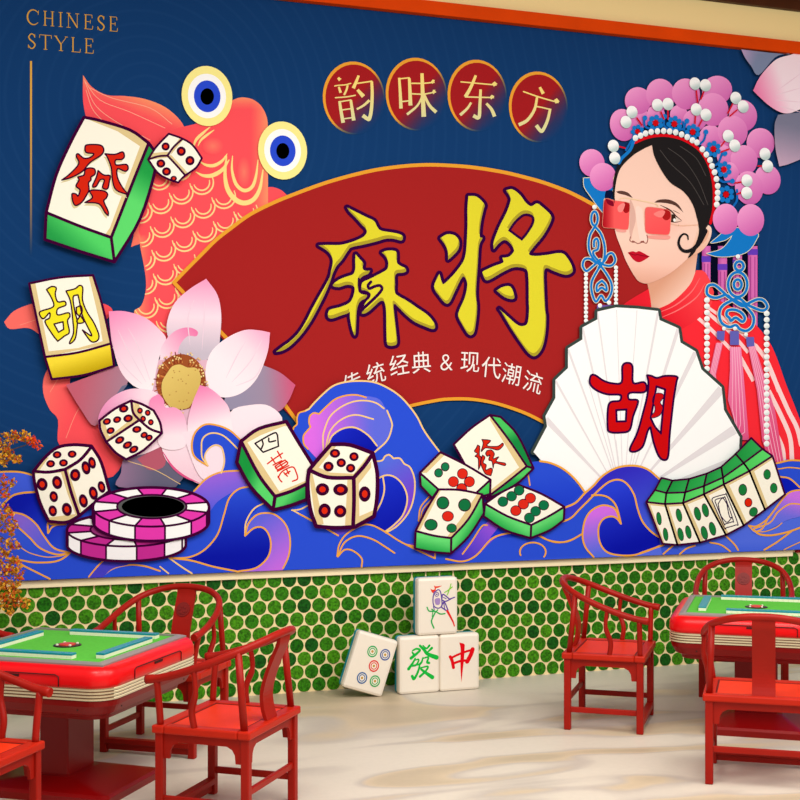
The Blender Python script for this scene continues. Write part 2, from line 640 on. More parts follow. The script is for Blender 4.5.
def serif(ch, x, y, h, w, sl):
    """One roman capital: x,y base left, h height, w width, sl fall per unit of x."""
    st, th = 1.25, 0.6
    Pt = lambda u, v: (x + u * w, y - v * h + sl * u * w)

    def stroke(p, q, t):
        a.line([Pt(*p), Pt(*q)], t, CG, same=True, cap=False)

    def foot(u, v, d=0.16):
        a.line([Pt(u - d, v), Pt(u + d, v)], th, CG, same=True, cap=False)
    if ch in 'HN':
        stroke((0.15, 0), (0.15, 1), st if ch == 'H' else th); stroke((0.85, 0), (0.85, 1), st if ch == 'H' else th)
        stroke((0.15, 0.52), (0.85, 0.52), th) if ch == 'H' else stroke((0.12, 1), (0.86, 0.02), st)
        foot(0.15, 0); foot(0.15, 1); foot(0.85, 1)
        if ch == 'H':
            foot(0.85, 0)
    elif ch in 'EL':
        stroke((0.2, 0), (0.2, 1), st); stroke((0.05, 0), (0.9, 0), th); stroke((0.9, 0), (0.95, 0.24), th); foot(0.2, 1)
        if ch == 'E':
            stroke((0.05, 1), (0.85, 1), th); stroke((0.85, 1), (0.88, 0.78), th)
            stroke((0.2, 0.52), (0.68, 0.52), th); stroke((0.68, 0.4), (0.68, 0.64), th)
    elif ch == 'I':
        stroke((0.5, 0), (0.5, 1), st); foot(0.5, 0, 0.5); foot(0.5, 1, 0.5)
    elif ch == 'T':
        stroke((0.5, 0), (0.5, 1), st); stroke((0.02, 1), (0.98, 1), th); foot(0.5, 0)
        stroke((0.02, 1), (0, 0.78), th); stroke((0.98, 1), (1, 0.78), th)
    elif ch == 'Y':
        stroke((0.5, 0), (0.5, 0.45), st); stroke((0.08, 1), (0.5, 0.45), st); stroke((0.92, 1), (0.5, 0.45), th)
        foot(0.5, 0); foot(0.08, 1, 0.12); foot(0.92, 1, 0.12)
    elif ch == 'C':
        P = [Pt(0.5 + 0.48 * math.cos(math.radians(t)), 0.5 + 0.52 * math.sin(math.radians(t))) for t in range(42, 320, 12)]
        a.line(P, 1.4, CG, same=True, taper=lambda t: 0.45 + 0.65 * math.sin(PI * t)); stroke((0.88, 0.7), (0.9, 1.0), th)
    elif ch == 'S':
        P = O(' '.join('%f,%f' % Pt(u, v) for u, v in ((0.85, 0.78), (0.72, 0.96), (0.42, 1.0), (0.16, 0.8), (0.3, 0.6), (0.7, 0.42), (0.88, 0.24), (0.66, 0.02), (0.35, 0.0), (0.1, 0.2))))
        a.line(P, 1.35, CG, same=True, taper=lambda t: 0.5 + 0.55 * math.sin(PI * t)); stroke((0.86, 0.76), (0.86, 1.0), th); stroke((0.1, 0.24), (0.1, 0.0), th)


a.L += 1
for ch, x0, w_ in zip('CHINESE', (27.2, 43.5, 58.6, 66.6, 83.8, 97.0, 109.0), (12.5, 10.5, 4, 12.5, 9.5, 8, 9)):
    serif(ch, x0, 23.8 + (x0 - 27.2) * 0.085, 14.2, w_, 0.085)
a.done('lettering', mural, INK, 'gold serif word CHINESE')
a = art(5); a.L += 1
for ch, x0, w_ in zip('STYLE', (27.5, 39.5, 54.5, 71.0, 84.5), (8.5, 12, 13, 10, 9.5)):
    serif(ch, x0, 47.8 + (x0 - 27.2) * 0.085, 14.2, w_, 0.085)
a.done('lettering', mural, INK, 'gold serif word STYLE')
a = art(5)
a.fill(PG('30,61 32,61 32,256 30,256'), grad((226, 170, 70), NAVY, (31, 150), (31, 256)), res=3)
a.done('gold_rule', mural, INK, 'thin vertical gold line fading out')

# ---- goldfish
FR, FRL, FRO = (252, 84, 92), (250, 120, 100), (252, 165, 110)
fish = art(10)
tail = C('4,322! 14,311 31,304 46,302 70,303 100,303 112,309 108,318 80,340 70,380 76,395 100,420 124,455 108,478 92,446 60,446 58,420 50,410 44,396 43,383 47,370 60,352 40,335 28,328 10,329')
fish.fill(tail, grad((252, 112, 104), FR, (44, 390), (75, 400)), res=6)
for s in ('20,325 60,312', '50,392 62,374 80,362', '66,438 78,410 96,390'):
    fish.line(O(s), 0.6, (255, 150, 130), same=True)
fin = C('83,75! 92,87 107,95 125,96 145,99 165,107 180,120 187,133! 170,140 160,160 140,160 110,145 86,118! 83,100')
fish.fill(fin, grad(FRO, FR, (150, 96), (142, 116)), res=5)
for s in ('84,80 100,100 130,112 165,128', '85,82 96,106 120,124 150,140', '86,90 92,108 102,120 118,134', '90,88 112,98 150,108 172,124'):
    fish.line(O(s), 0.6, (255, 178, 150), same=True)
fish.fill(C('264,188! 272,187 281,190 288,196! 270,206! 262,205'), FR)
fish.fill(C('131,247! 139,244 150,240! 165,215 150,190 140,210'), FRL)
BODY = C('166,134 178,128 200,122 222,106 231,101 238,98 245,97.5 254,100 262,107 267,118 268,130! 268,200! 268,225! 230,250 205,275 190,300 178,335 165,345 148,333 134,313 141,306 145,295 146,282 144,266 140,245 139,225 148,190 152,165 150,150')
fish.fill(BODY, lambda x, y: mixc(mixc(FR, FRO, max(0, min(1, (x - 252) / 20)) if y < 235 else 0), FRO, max(0, (150 - x) / 18) if y > 235 else max(0, (108 - y) / 14)), res=5)
scale_zone = PG('140,170 152,160 178,150 205,172 228,178 240,205 268,215 268,230 230,256 205,280 190,310 170,332 150,318 140,300 140,240')
SC = (250, 214, 146)
fish.L += 1
P0 = (160.6, 225.0)
for i in range(-6, 10):
    for j in range(-8, 8):
        cx = P0[0] + 20.5 * i + 1.5 * j; cy = P0[1] - 9.6 * i + 23.7 * j
        cx += 1.5
        if not inside(np.array([(cx, cy)]), scale_zone)[0]:
            continue
        for r0, a0, a1, w in ((11.8, -8, 190, 1.7), (8.0, 5, 178, 1.6)):
            arc = [p for p in ellipse(cx, cy, r0, r0 * 1.03, -18, 14, a0, a1)]
            ok = inside(np.array(arc), BODY)
            arc = [p for p, q in zip(arc, ok) if q]
            if len(arc) > 3:
                fish.line(arc, w, SC, taper=lambda t: 0.6 + 0.4 * math.sin(PI * t) ** 0.6, same=True)
tp = lambda t: 0.25 + 0.75 * math.sin(PI * t)
fish.ell(213, 146, 11, 9, lambda x, y: mixc((250, 125, 105), FR, math.hypot((x - 213) / 11, (y - 146) / 9)))
fish.ell(244, 172, 7, 16, lambda x, y: mixc((250, 125, 105), FR, math.hypot((x - 244) / 7, (y - 172) / 16)))
for s, w in (('196,172 203,175.5 212,175.5 222,170 229,160', 4.2), ('199,161 206,165 214,165.5 222,161 227,154', 3.4), ('193,149 196,140 203,133 210,127', 3), ('198,146 201,140 207,135 214,130', 2.5),
             ('226.5,156 225,175 228,190 236,200 245,203 254,199 260,188 263,170', 5.0), ('232.5,156 232,170 236,184 244,190.5 252,187 256,176 258,160', 3.6)):
    fish.line(O(s), w, (252, 222, 140), taper=tp, same=True)
gf = fish.done('goldfish', mural, INK, 'coral red goldfish with gold scales')
for cx, cy, k in ((207, 96, 1.0), (282.6, 150.5, 0.965)):
    e = art(150)
    e.ell(cx, cy, 25.3 * k, 30.2 * k, (253, 241, 150), -8, 36); e.ell(cx, cy, 19 * k, 22.4 * k, (255, 255, 255), -8, 32)
    e.ell(cx + 0.2, cy + 0.3, 13.3 * k, 16 * k, (44, 76, 214), -5, 30); e.ell(cx + 0.2, cy + 0.5, 6.8 * k, 8.3 * k, (0, 0, 0), 0, 24)
    e.done('eye', gf, INK, 'round staring yellow and blue eye')

# ---- red fan-shaped plaque with the big title
a = art(160)
plq = C('174,282.5! 188,268 202,254 216,240 230,229 250,214.5 275,202 300,192 325,183 350,175.8 375,170 400,166.5 420,165 440,165 470,167 500,171.5 522,176.5 545,183 570,192.5 593,204.5 615,217 662,240! 662,300! 590,390! 546,423.5! 525,413 502,405 485,401 468,399 450,399 436,400.5 410,406 380,415 330,432! 300,426! 275,400!')
a.fill(plq, (164, 36, 36))
a.line(smooth(raw('310,440! 296,420! 270,384! 174,282.5! 188,268 202,254 216,240 230,229 250,214.5 275,202 300,192 325,183 350,175.8 375,170 400,166.5 420,165 440,165 470,167 500,171.5 522,176.5 545,183 570,192.5 593,204.5 615,217 645,240'), False), 3.6, (232, 160, 50))
a.line(O('380,415 410,406 436,400.5 450,399 468,399 485,401 502,405 525,413 546,423.5 560,432'), 3.2, (232, 160, 50), same=True)
a.fill(C('318,378 330,372 346,372 380,372 430,372 430,374 320,382'), (164, 36, 36))
a.done('plaque', mural, INK, 'deep red fan-shaped plaque edged in gold')

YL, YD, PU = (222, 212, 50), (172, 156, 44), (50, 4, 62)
b5 = (290, 200, 0.15); b6 = (260, 250, 0.15); b9 = (340, 240, 0.125); b10 = (430, 180, 0.1875); b11 = (430, 260, 0.1625)


def big(parts, holes=(), ow=6.2):
    R = []
    for s, t in parts:
        R += raw(s, *t)
    P = smooth(R, True, 4)
    H = [C(s, *t) for s, t in holes]
    return P, H


a = art(200)
shapes = [
    big([('380,50! 440,80 510,115 560,140 582,180 610,205 700,220 745,235 752,255 740,270 690,258 640,258 580,275 500,295 410,315 385,340 345,400 310,440 285,490 265,550', b5),
         ('430,300 385,390 335,480 270,570 200,640 150,670 105,680! 150,645 200,610 260,550 310,470 350,390 400,300 440,230 465,180', b6),
         ('275,470 285,420 280,380 250,340 190,302! 260,300 330,300 380,290 440,270 490,245 512,215 505,190 480,165 440,120 400,80', b5)]),
    big([('125,115! 155,150 185,185 180,225 200,245 240,245! 225,270 190,285 160,310 150,340 145,380 150,415 180,435 215,440 205,465 170,485 150,510 135,560 130,640 125,740 118,765! 105,740 90,680 80,620 78,575', b9),
         ('385,755 340,770 280,790 255,780 255,750 270,730 330,715 390,690 415,660 430,610 425,575 380,565 330,580 290,575 290,560 330,530 380,510 420,495 435,460 435,400', b5)]),
    big([('335,100! 380,85 445,90 455,130 455,180 480,205 520,225 528,250 500,262 460,265 440,290 440,350 440,420 470,450 540,490 620,545 700,600 750,660 760,700 740,712 690,695 600,655 530,600 470,540 440,512 428,520 430,560 440,650 450,740', b9),
         ('397,343 394,345.5 389,345.5 387,343', (0, 0, 1)),
         ('372,740 370,600 365,530 350,490 320,490 280,525 230,570 190,590 175,580 200,550 190,530 225,465 235,430 200,410 172,395 180,340 230,315! 300,280 370,240 385,210 385,170 365,130', b9)]),
    big([('55,310! 90,290 130,295 155,325 150,370 120,405 97,425! 95,380 80,345', b10)]),
    big([('205,85! 250,90 290,130 285,160 270,230 265,300 280,310 262,350 255,450 245,600', b10),
         ('290,300 277,420 262,458 235,455 200,400 175,350 180,310 215,230 230,150 215,108 195,110 150,200 120,260 95,265 60,225 25,165', b11),
         ('50,500! 65,550 80,550 130,500 175,440 190,395 195,350 200,250 200,150', b10)]),
    big([('405,55! 440,50 480,80 510,120 540,140 570,125 600,145 645,190 640,230 600,300 550,360 528,395 560,405 620,400 700,390 735,420 760,470 755,495 720,505 660,485 625,470 608,490 610,600 615,700', b10),
         ('715,350 710,450 690,540 650,590 610,575 560,510 500,420 440,320 425,300! 480,350 540,400 580,405 603,380 610,300', b11),
         ('527,650 525,520 512,475 450,465 390,490 320,530 295,530 280,495 285,485! 340,460 390,440 385,415! 420,410 442,390 448,372 430,340 400,320 370,335 340,370! 340,330 370,250 410,170 430,110 425,85', b10)],
        [('415,270! 450,220 500,180 550,190 555,230 520,290 490,325!', b10)]),
    big([('355,590! 390,570 430,570 450,620 440,635 400,625', b10)]),
]
for P, H in shapes:
    a.line(P, 6.4, PU, True, same=True)
for P, H in shapes:
    for h in H:
        a.line(h, 5.0, PU, True, same=True)
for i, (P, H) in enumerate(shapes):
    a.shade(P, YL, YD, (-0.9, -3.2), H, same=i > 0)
a.line(O('248,335 225,362 235,388 280,370 320,365 336,390 310,430 250,490 190,545 165,570', *b9), 3.0, PU)
a.line(O('150,310 158,400 200,412 236,432 225,465 180,500 150,530', *b9), 2.2, PU, same=True)
a.done('title', mural, INK, 'large yellow brush-written title characters')

WT = (246, 236, 232)
for ch, x, y, rot in (('传', 345, 395, -24), ('统', 367.5, 384.5, -17), ('经', 390, 375.5, -11), ('典', 411.5, 372, -5), ('&', 439.5, 370.5, 0), ('现', 459.5, 369.5, 4), ('代', 480.5, 374.5, 9), ('潮', 500.5, 380.0, 14), ('流', 521.5, 387.0, 19)):
    r = math.radians(rot); e = 20.5
    if ch == '&':
        e = 22
    # letters lean with the arc they sit on
    a = art(240)
    a.text(ch, (x, y), (e * math.cos(r), e * math.sin(r)), (e * 1.12 * math.sin(r) * 0.6, -e * 1.12 * math.cos(r)), WT, 0.0 if ch != '&' else -0.012)
    a.done('subtitle_character', mural, INK, 'small white character on the lower arc of the plaque')



# ---- four little medallions with gold characters
def medal_col(cx, cy, rx, ry, red):
    def f(x, y):
        u, v = (x - cx) / rx, (y - cy) / ry
        t = (u * 0.72 + v * 0.72)
        return mixc(red, NAVY, (t + 0.02) / 0.80)
    return f


song = {
    '韵': [('120,185 135,200', 3.0), ('98,240 125,235 170,232 205,222', 1.2), ('125,245 138,285', 2.4), ('185,235 175,270 160,300', 2.0), ('103,318 180,312 235,302', 1.3),
          ('130,340 142,420 155,485', 3.2), ('132,345 205,333', 1.3), ('205,333 215,400 225,470', 3.2), ('145,400 215,390', 1.3), ('150,460 220,450', 1.3),
          ('258,170 240,215 222,255', 3.0), ('250,222 300,215 345,208', 1.4), ('345,210 348,300 342,400 330,455 318,460 285,436', 3.4), ('250,265 290,310', 3.6), ('245,395 290,370 330,335', 2.4)],
    '味': [('528,185 535,290 540,390', 3.0), ('530,192 595,185', 1.3), ('595,188 600,280 603,370', 3.4), ('538,345 600,338', 1.4), ('680,155 685,300 692,445', 4.0), ('612,222 690,222 760,215', 1.4), ('615,292 690,294 770,280', 1.4),
          ('685,300 650,370 580,430', 2.2), ('695,300 730,370 775,415', 3.0), ('745,205 758,214', 4), ('750,275 765,280', 4)],
}
song2 = {
    '东': [('120,182 210,190 320,200', 1.3), ('205,145 175,215 145,268', 3.2), ('145,268 220,270 305,272', 1.4), ('232,225 228,310 222,385 190,375', 3.2), ('178,300 155,335 115,372', 2.6), ('265,305 295,340 312,380', 3.2), ('305,185 318,202', 4), ('290,262 302,274', 4)],
    '方': [('570,212 590,250', 3.0), ('478,238 570,270 675,300', 1.4), ('555,270 540,340 500,400 450,428', 3.0), ('548,322 590,330 630,340', 1.4), ('630,335 615,400 590,455 575,462 550,430', 3.2), ('660,280 672,300', 4)],
}
DISC = [('韵', 353.8, 98, 31.0, 36.6, (320, 50, 0.15), song), ('味', 416.3, 94.2, 30.6, 36.6, (320, 50, 0.15), song),
        ('东', 477.2, 95.6, 29.6, 36, (440, 50, 0.175), song2), ('方', 538.3, 107, 29.4, 35.6, (440, 50, 0.175), song2)]
for ch, cx, cy, rx, ry, t, d in DISC:
    a = art(10)
    a.ell(cx, cy, rx, ry, medal_col(cx, cy, rx, ry, (240, 164, 54)), -6, 36)
    a.ell(cx + 0.8, cy + 0.8, rx - 1.9, ry - 2.2, medal_col(cx + 1, cy + 1, rx, ry, (166, 32, 36)), -6, 36)
    gl = lambda x, y: mixc((252, 226, 128), (226, 220, 160), (y - cy + 15) / 35)
    a.L += 1
    for s, w in d[ch]:
        P = O(s, *t, n=4)
        a.line(P, w, gl, same=True, cap=w < 2, taper=(lambda q: 0.8 + 0.35 * q) if w > 2 else None)
    a.done('medallion', mural, INK, 'small red round medallion holding one gold character')

# ---- lotus flowers
PK, PKD, PW, GRY = (244, 130, 182), (232, 90, 145), (250, 232, 240), (150, 142, 164)
lo = art(450)
t4 = (100, 260, 0.25)
lo.fill(C('66,385! 85,378 118,366 128,372 126,386 110,404 95,426 80,408'), grad((196, 96, 116), (170, 130, 150), (80, 380), (125, 390)), res=6)
lo.fill(PG('122,386 128,384 110,408 104,412'), (112, 112, 140))
lo.fill(C('121,473! 119,487 176,487! 185,471 165,450 150,448 125,458'), grad((150, 118, 150), (104, 100, 124), (120, 478), (155, 478)), res=6)
lo.fill(C('137,459! 162,446 165,465 150,470'), (184, 92, 112))
lo.line(O('128,461 155,470 180,484'), 0.6, GOLD2)
lo.fill(ellipse(183, 388, 34, 40, 0, 30), (226, 182, 202))
lo.fill(C('650,420! 720,450 782,500! 750,570 700,610 600,580 520,600 500,550 570,530 630,470', *t4), grad((150, 142, 170), (206, 92, 130), (240, 390), (292, 386), (158, 140, 165)), res=6)
lo.fill(C('520,610 600,580 680,585 730,650 640,760 560,800 530,720', *t4), (252, 232, 242))
lo.fill(C('425,75! 470,140 485,220 480,310 470,370 420,400 350,390 300,360 270,300 270,240 300,170 360,115', *t4), grad((248, 158, 198), (200, 188, 204), (205, 280), (200, 352), (250, 222, 236)), res=6)
lo.fill(C('35,205! 100,205 180,230 240,280 265,320 240,380 225,440 210,520 190,525 130,500 80,440 50,340 40,270', *t4), grad((246, 136, 188), (252, 240, 246), (108, 308), (148, 385), (250, 206, 226)), res=6)
lo.fill(C('240,400! 245,350 280,300 320,275 360,270 390,285 385,305 350,305 320,340 300,390', *t4), grad((236, 120, 172), (250, 220, 234), (196, 330), (162, 356)), res=4)
lo.fill(C('680,290! 670,370 630,470 570,530 500,550 450,530 425,480 425,420 450,360 510,310 580,280 640,282', *t4), grad((250, 168, 204), (252, 236, 244), (270, 332), (232, 372), (252, 222, 234)), res=6)
for s in ('232,382 250,362 262,340', '226,378 238,354 248,338', '236,386 256,376 266,352', '146,382 128,350 118,330', '150,380 138,346 128,328', '142,384 124,366 112,346', '202,350 204,320 205,300', '190,345 188,318 194,300'):
    lo.line(O(s), 1.2, (238, 212, 228), taper=tp)
low = art(497)
low.fill(C('160,440! 175,430 192,425 200,440 204,465 209,478 200,484 182,474 166,460', ), grad((252, 226, 238), (244, 206, 222), (190, 440), (190, 480)), res=6)
low.line(O('163,452 172,466 184,476 199,483'), 2.4, (226, 88, 140), taper=tp)
low.fill(C('163,397! 150,390 130,389 112,397 101,410 98,424 104,440 122,455 140,455 158,448 170,440 172,415'), grad((240, 150, 196), (251, 224, 236), (101, 420), (140, 425)), res=6)
# stamens and seed pod
st = art(500)
rs = random.Random(5)
st.fill(ellipse(181, 382, 25, 28, 0, 30), (158, 82, 44))
st.L += 1
for i in range(95):
    an = rs.uniform(0, 2 * PI); rr = rs.uniform(0.72, 1.12)
    p = (181 + 25 * rr * math.cos(an), 382 + 28 * rr * math.sin(an)); q = (181 + 17 * math.cos(an), 382 + 19 * math.sin(an))
    st.line([q, p], 0.8, rs.choice([(186, 92, 50), (140, 60, 34), (206, 128, 66)]), same=True, cap=False)
st.L += 1
for i in range(75):
    an = rs.uniform(0, 2 * PI); rr = rs.uniform(0.8, 1.15)
    st.ell(181 + 25 * rr * math.cos(an), 382 + 28 * rr * math.sin(an), 0.9, 1.0, rs.choice([(246, 220, 150), (232, 190, 120)]), 0, 6, same=True)
st.fill(C('290,425 320,418 350,430 385,432 402,460 400,500 380,545 355,590 310,595 275,580 250,540 248,490 270,450', *t4), grad((226, 198, 112), (206, 174, 92), (170, 370), (195, 405)), res=5)
st.L += 1
for i in range(16):
    st.ell(165 + rs.uniform(3, 31), 370 + rs.uniform(0, 32), 0.8, 0.7, (186, 142, 76), 0, 6, same=True)
lot = lo.done('lotus', mural, INK, 'big pink and white lotus flower')
low.done('lower_petal', lot, INK)
st.done('seed_pod', lot, INK, 'yellow seed pod ringed by brown stamens')
fp = art(578)
fp.fill(C('400,500! 450,520 510,580 525,640 530,690 500,730 430,735 370,725 352,690 352,640 370,570', *t4), grad((242, 130, 182), (252, 236, 244), (200, 386), (212, 425)), res=5)
fp.fill(C('235,535! 255,560 262,590 300,590 335,620 350,690 340,745 290,760 240,745 225,690 200,620 200,560', *t4), grad((244, 142, 190), (252, 230, 240), (165, 398), (168, 436), (246, 176, 210)), res=5)
fp.fill(C('182,432! 200,430 215,432 228,440 232,462 222,478 207,481 196,470', ), (250, 226, 238))
fp.done('front_petal', lot, INK)
tr = art(450)
t7 = (700, 20, 0.125)
tr.fill(C('330,235! 360,300 410,370 470,440 600,300 700,270 720,276! 560,262!', *t7), grad((186, 160, 200), (128, 140, 172), (742, 55), (756, 60)), res=4)
tr.fill(C('675,370! 655,430 660,560 682,665! 740,650 860,600! 860,350!', 660, 50, 0.175), grad((206, 170, 196), (126, 126, 150), (780, 166), (790, 125)), res=5)
tr.fill(C('425,565! 470,470 540,380 620,310 720,280 800,256! 880,300! 900,690! 800,715 720,745 650,740 560,690 480,620', *t7), grad((244, 124, 174), (255, 232, 242), (756, 96), (784, 86)), res=4)
for s in ('776,95 800,88', '776,100 800,102', '778,90 800,74', '780,106 800,112'):
    tr.line(O(s), 1.2, (246, 214, 228), taper=tp)
tr.done('lotus', mural, INK, 'pink lotus petals at the top edge behind the pompoms')
# ---- waves
BL, BD, BM = (44, 80, 218), (18, 30, 178), (62, 92, 226)
VI, MG = (150, 100, 226), (222, 110, 236)


def yb(x):
    return 415 + 150.5 * (4150 - x) / 3750


CLP = [(-420, 300), (1000, 300), (1000, yb(1000)), (-420, yb(-420))]
wv = art(600)


def wfill(P, col, res=6):
    wv.fill(P, col, clip=CLP, res=res)


def wline(P, w=1.7, col=GOLD, taper=None):
    Q = [p for p in P if p[1] < yb(p[0])]
    if len(Q) > 1:
        wv.line(Q, w, col, taper=taper, same=True)


wA = (0, 480, 0.2); wB = (160, 420, 0.2125); wD = (300, 400, 0.2125); wE = (540, 440, 0.1626); wG = (380, 400, 0.275)
# main bodies
base_left = C('-420,520! -340,492 -270,484 -200,500 -140,498 -70,480 0,472 16,471.5 32,475 60,484 90,500 130,520 170,510 194,491 207,480 222,472.5 241,470 262,480! 270,560! 200,640! -420,640!')
wfill(base_left, grad((72, 100, 232), BL, (0, 480), (60, 560)))
curl = C('380,95! 330,50 270,25 210,22 165,60 150,120 165,175 225,215! 210,175 225,140 258,118 290,130 303,180 300,215 288,250! 340,300! 420,300! 440,160!', *wB)
wfill(curl, BL)
base_mid = C('240,470! 262,455! 293,430 294,427! 297,424 297,418 299,413 305,411 309,409! 316,401 330,388 341,383 356,381 373,382 388,388 402,398 416,415 425,432 442,455! 470,480! 530,462! 541,461! 550,463 561,468 571,475 579,484 585,493! 594,485.5 602,476.6 613,469 624.5,466 637.5,466 649,470 662,480! 720,500! 777,463! 785,461 792,460 850,470 910,485 1000,470! 1000,620! 200,620! 220,560!')
wfill(base_mid, lambda x, y: mixc(BL, (82, 110, 232), (x - 620) / 120) if y > 500 else BL, 12)
wline(O('305,411 309,409! 316,401 330,388 341,383 356,381 373,382 388,388 402,398 416,415 425,432 442,455 450,465'), 1.7, GOLD2)
wline(O('293,430 294,427 297,424 297,418 299,413 305,411', n=4), 1.5)
# left group
wfill(C('10,125! 60,80 110,65 180,58! 260,200! 420,210! 350,365! 300,350 220,280 180,220 120,175 50,160 10,140', *wA), grad(BD, BL, (28, 500), (70, 550)))
wfill(C('40,160! 120,175 180,220 220,280 270,340 350,365! 280,370 200,340 150,290 100,235', *wA), grad((140, 106, 224), (74, 96, 228), (25, 516), (60, 552)))
wline(O('-420,520 -340,492 -270,484 -200,500 -140,498 -70,480 0,472'), 1.8)
for s, w in (('0,-40 60,-42 110,-38 170,-22', 1.8), ('10,125 60,80 110,65 175,60', 2.0), ('40,158 120,175 180,220 220,280 270,340 350,365', 1.8), ('90,235 150,290 200,340 280,372 350,365', 1.8),
             ('100,335 150,365 230,385 300,380 350,365', 1.0), ('30,390 100,400 170,412 260,410 310,395 350,365', 1.8), ('30,385 120,430 200,470 250,495', 1.8), ('435,500 480,440 515,405', 1.6),
             ('490,500 560,445 640,425 720,430 800,455', 1.7), ('240,265 240,215 260,222 300,212 340,212', 1.8), ('244,262 258,238 285,225 330,222', 1.5)):
    wline(O(s, *wA), w)
wfill(C('435,495! 480,440 520,405! 620,400 640,424! 560,445 495,500', *wA), (72, 66, 202))
wline(O('435,495 480,440 515,405', *wA), 1.5)
# middle left: violet band, dark hollow, rolling crest
wfill(C('160,335! 220,275 290,245 380,238 430,290! 415,312 340,340 270,385 230,430 200,380', *wB), grad(VI, (98, 96, 226), (215, 478), (222, 505)))
wfill(C('130,650! 220,610 275,530 305,440 330,370 370,325 440,320! 480,395! 405,480 400,545! 440,510 480,505 510,535 522,590 505,650 450,697 370,712 250,692', *wB), grad(BL, (14, 24, 168), (232, 490), (238, 555)))
wfill(C('400,545! 415,490 450,450 490,438 540,445 590,490 612,560 605,640 570,715 500,730 370,715! 450,697 505,650 522,590 510,535 480,505 440,510', *wB), grad((92, 100, 226), (196, 108, 232), (260, 515), (292, 556)))
for s, w in (('160,335 220,275 290,245 380,238', 1.7), ('430,312 370,325 325,370 300,450 270,540 210,610 140,645 60,650', 1.7), ('400,540 405,480 440,420 485,393', 1.5),
             ('400,545 415,490 450,450 490,438 540,445 590,490 612,560 605,640 572,712', 1.7), ('400,545 440,510 480,505 510,535 522,590 505,650 450,697 370,712', 1.7),
             ('20,640 60,650 150,662 250,690 370,714', 1.8), ('30,640 100,690 150,722', 1.6), ('0,690 40,722', 1.4), ('620,425 660,420 700,400', 1.4), ('622,423 720,478', 1.4),
             ('380,95 330,50 270,25 210,22 165,60 150,120 165,175 225,215', 1.7), ('225,215 210,175 225,140 258,118 290,130 303,180 300,215 288,250', 1.4), ('195,150 200,90 240,62 300,75 370,140', 1.5), ('225,215 200,180 195,150', 1.4)):
    wline(O(s, *wB), w, GOLD if w > 1.6 else GOLD2)
# centre: big violet curl
tq = (270, 370, 0.1)
big_curl = smooth(raw('480,900! 370,780! 340,740 335,660 380,600 405,570! 390,520 400,460 440,430 490,440! 560,370 640,300 720,265 800,250', *tq) + raw('360,-10 400,35 425,80 432,130 410,190 355,242! 200,300!', *wD), True)
wfill(big_curl, grad(MG, (96, 108, 228), (312, 430), (372, 425), (176, 104, 230)), 5)
wfill(C('120,225! 150,170 200,135 260,130 320,165 362,215 355,245! 250,280!', *wD), grad((26, 40, 196), (16, 26, 172), (340, 430), (370, 450)))
for s, w in (('110,235 108,190 112,150 140,80 190,35 250,8 310,3 360,15 395,40', 1.5), ('122,225 140,150 190,95 260,70 345,90', 1.5), ('132,215 150,170 200,135 260,130 320,165 362,215', 1.6), ('410,50 430,100 432,130 410,190 352,245', 1.6)):
    wline(O(s, *wD), w, GOLD2)
wline(O('380,790 340,740 335,660 380,600 405,570! 390,520 400,460 440,430 490,440! 560,370 640,300 720,265 800,250 880,252 960,275', *tq), 1.6)
# small scalloped curl
wfill(C('340,290! 385,285 400,265 420,258 440,275! 470,275 490,300! 520,320 540,380 535,460 510,530 460,590 405,625! 300,560!', *wD), grad((86, 110, 228), (120, 66, 214), (385, 462), (410, 500)))
wfill(C('330,390! 400,355 450,365 490,410 505,470 485,540 440,590 400,620 300,570!', *wD), grad((28, 50, 206), (18, 28, 176), (380, 480), (400, 520)))
for s in ('340,290 385,285 400,265 420,258 440,275! 470,275 490,300! 520,320 540,380 535,460 510,530 460,590 405,625', '330,390 400,355 450,365 490,410 505,470 485,540 440,590 400,620', '390,360 397,420 382,480 350,540'):
    wline(O(s, *wD), 1.6, GOLD2)
# low swell
wfill(C('500,680! 560,672 640,700! 636,745! 560,710', *wD), (104, 66, 206))
wfill(C('90,560! 190,600 290,590! 180,640!', *wD), (96, 70, 208))
for s in ('175,735! 185,680 220,630 290,590 340,590 400,620 470,665 560,710 635,745! 637,700', '180,730 210,670 270,640 340,655 400,690 445,720', '178,737 210,705 250,710 290,745 290,785', '500,680 560,690 600,668', '0,538 70,575 180,638'):
    wline(O(s, *wD), 1.6)
# under the tile group
wfill(C('240,570! 310,530 370,470 400,440 450,480 410,510 350,570 300,590 260,582', *wG), grad((150, 84, 226), (54, 54, 200), (490, 525), (455, 560)))
wfill(C('400,500! 560,490 545,420! 640,420 660,410! 740,330! 640,260! 540,225! 540,330!', *wG), grad(BL, (30, 58, 210), (560, 470), (570, 520)))
for s, w in (('240,578 300,587 350,565 400,510 440,490 500,480', 1.7), ('300,560 330,520 370,460 390,455', 1.5), ('140,440 148,390 180,350', 1.4), ('146,446 155,400 185,365', 1.3), ('150,450 160,415 190,380', 1.3), ('570,490 620,512 680,515 740,485', 1.7), ('538,265 545,310', 1.5)):
    wline(O(s, *wG), w)
wline(ellipse(532.8, 552, 13, 9.5, 0, 20, 160, 390), 1.6)
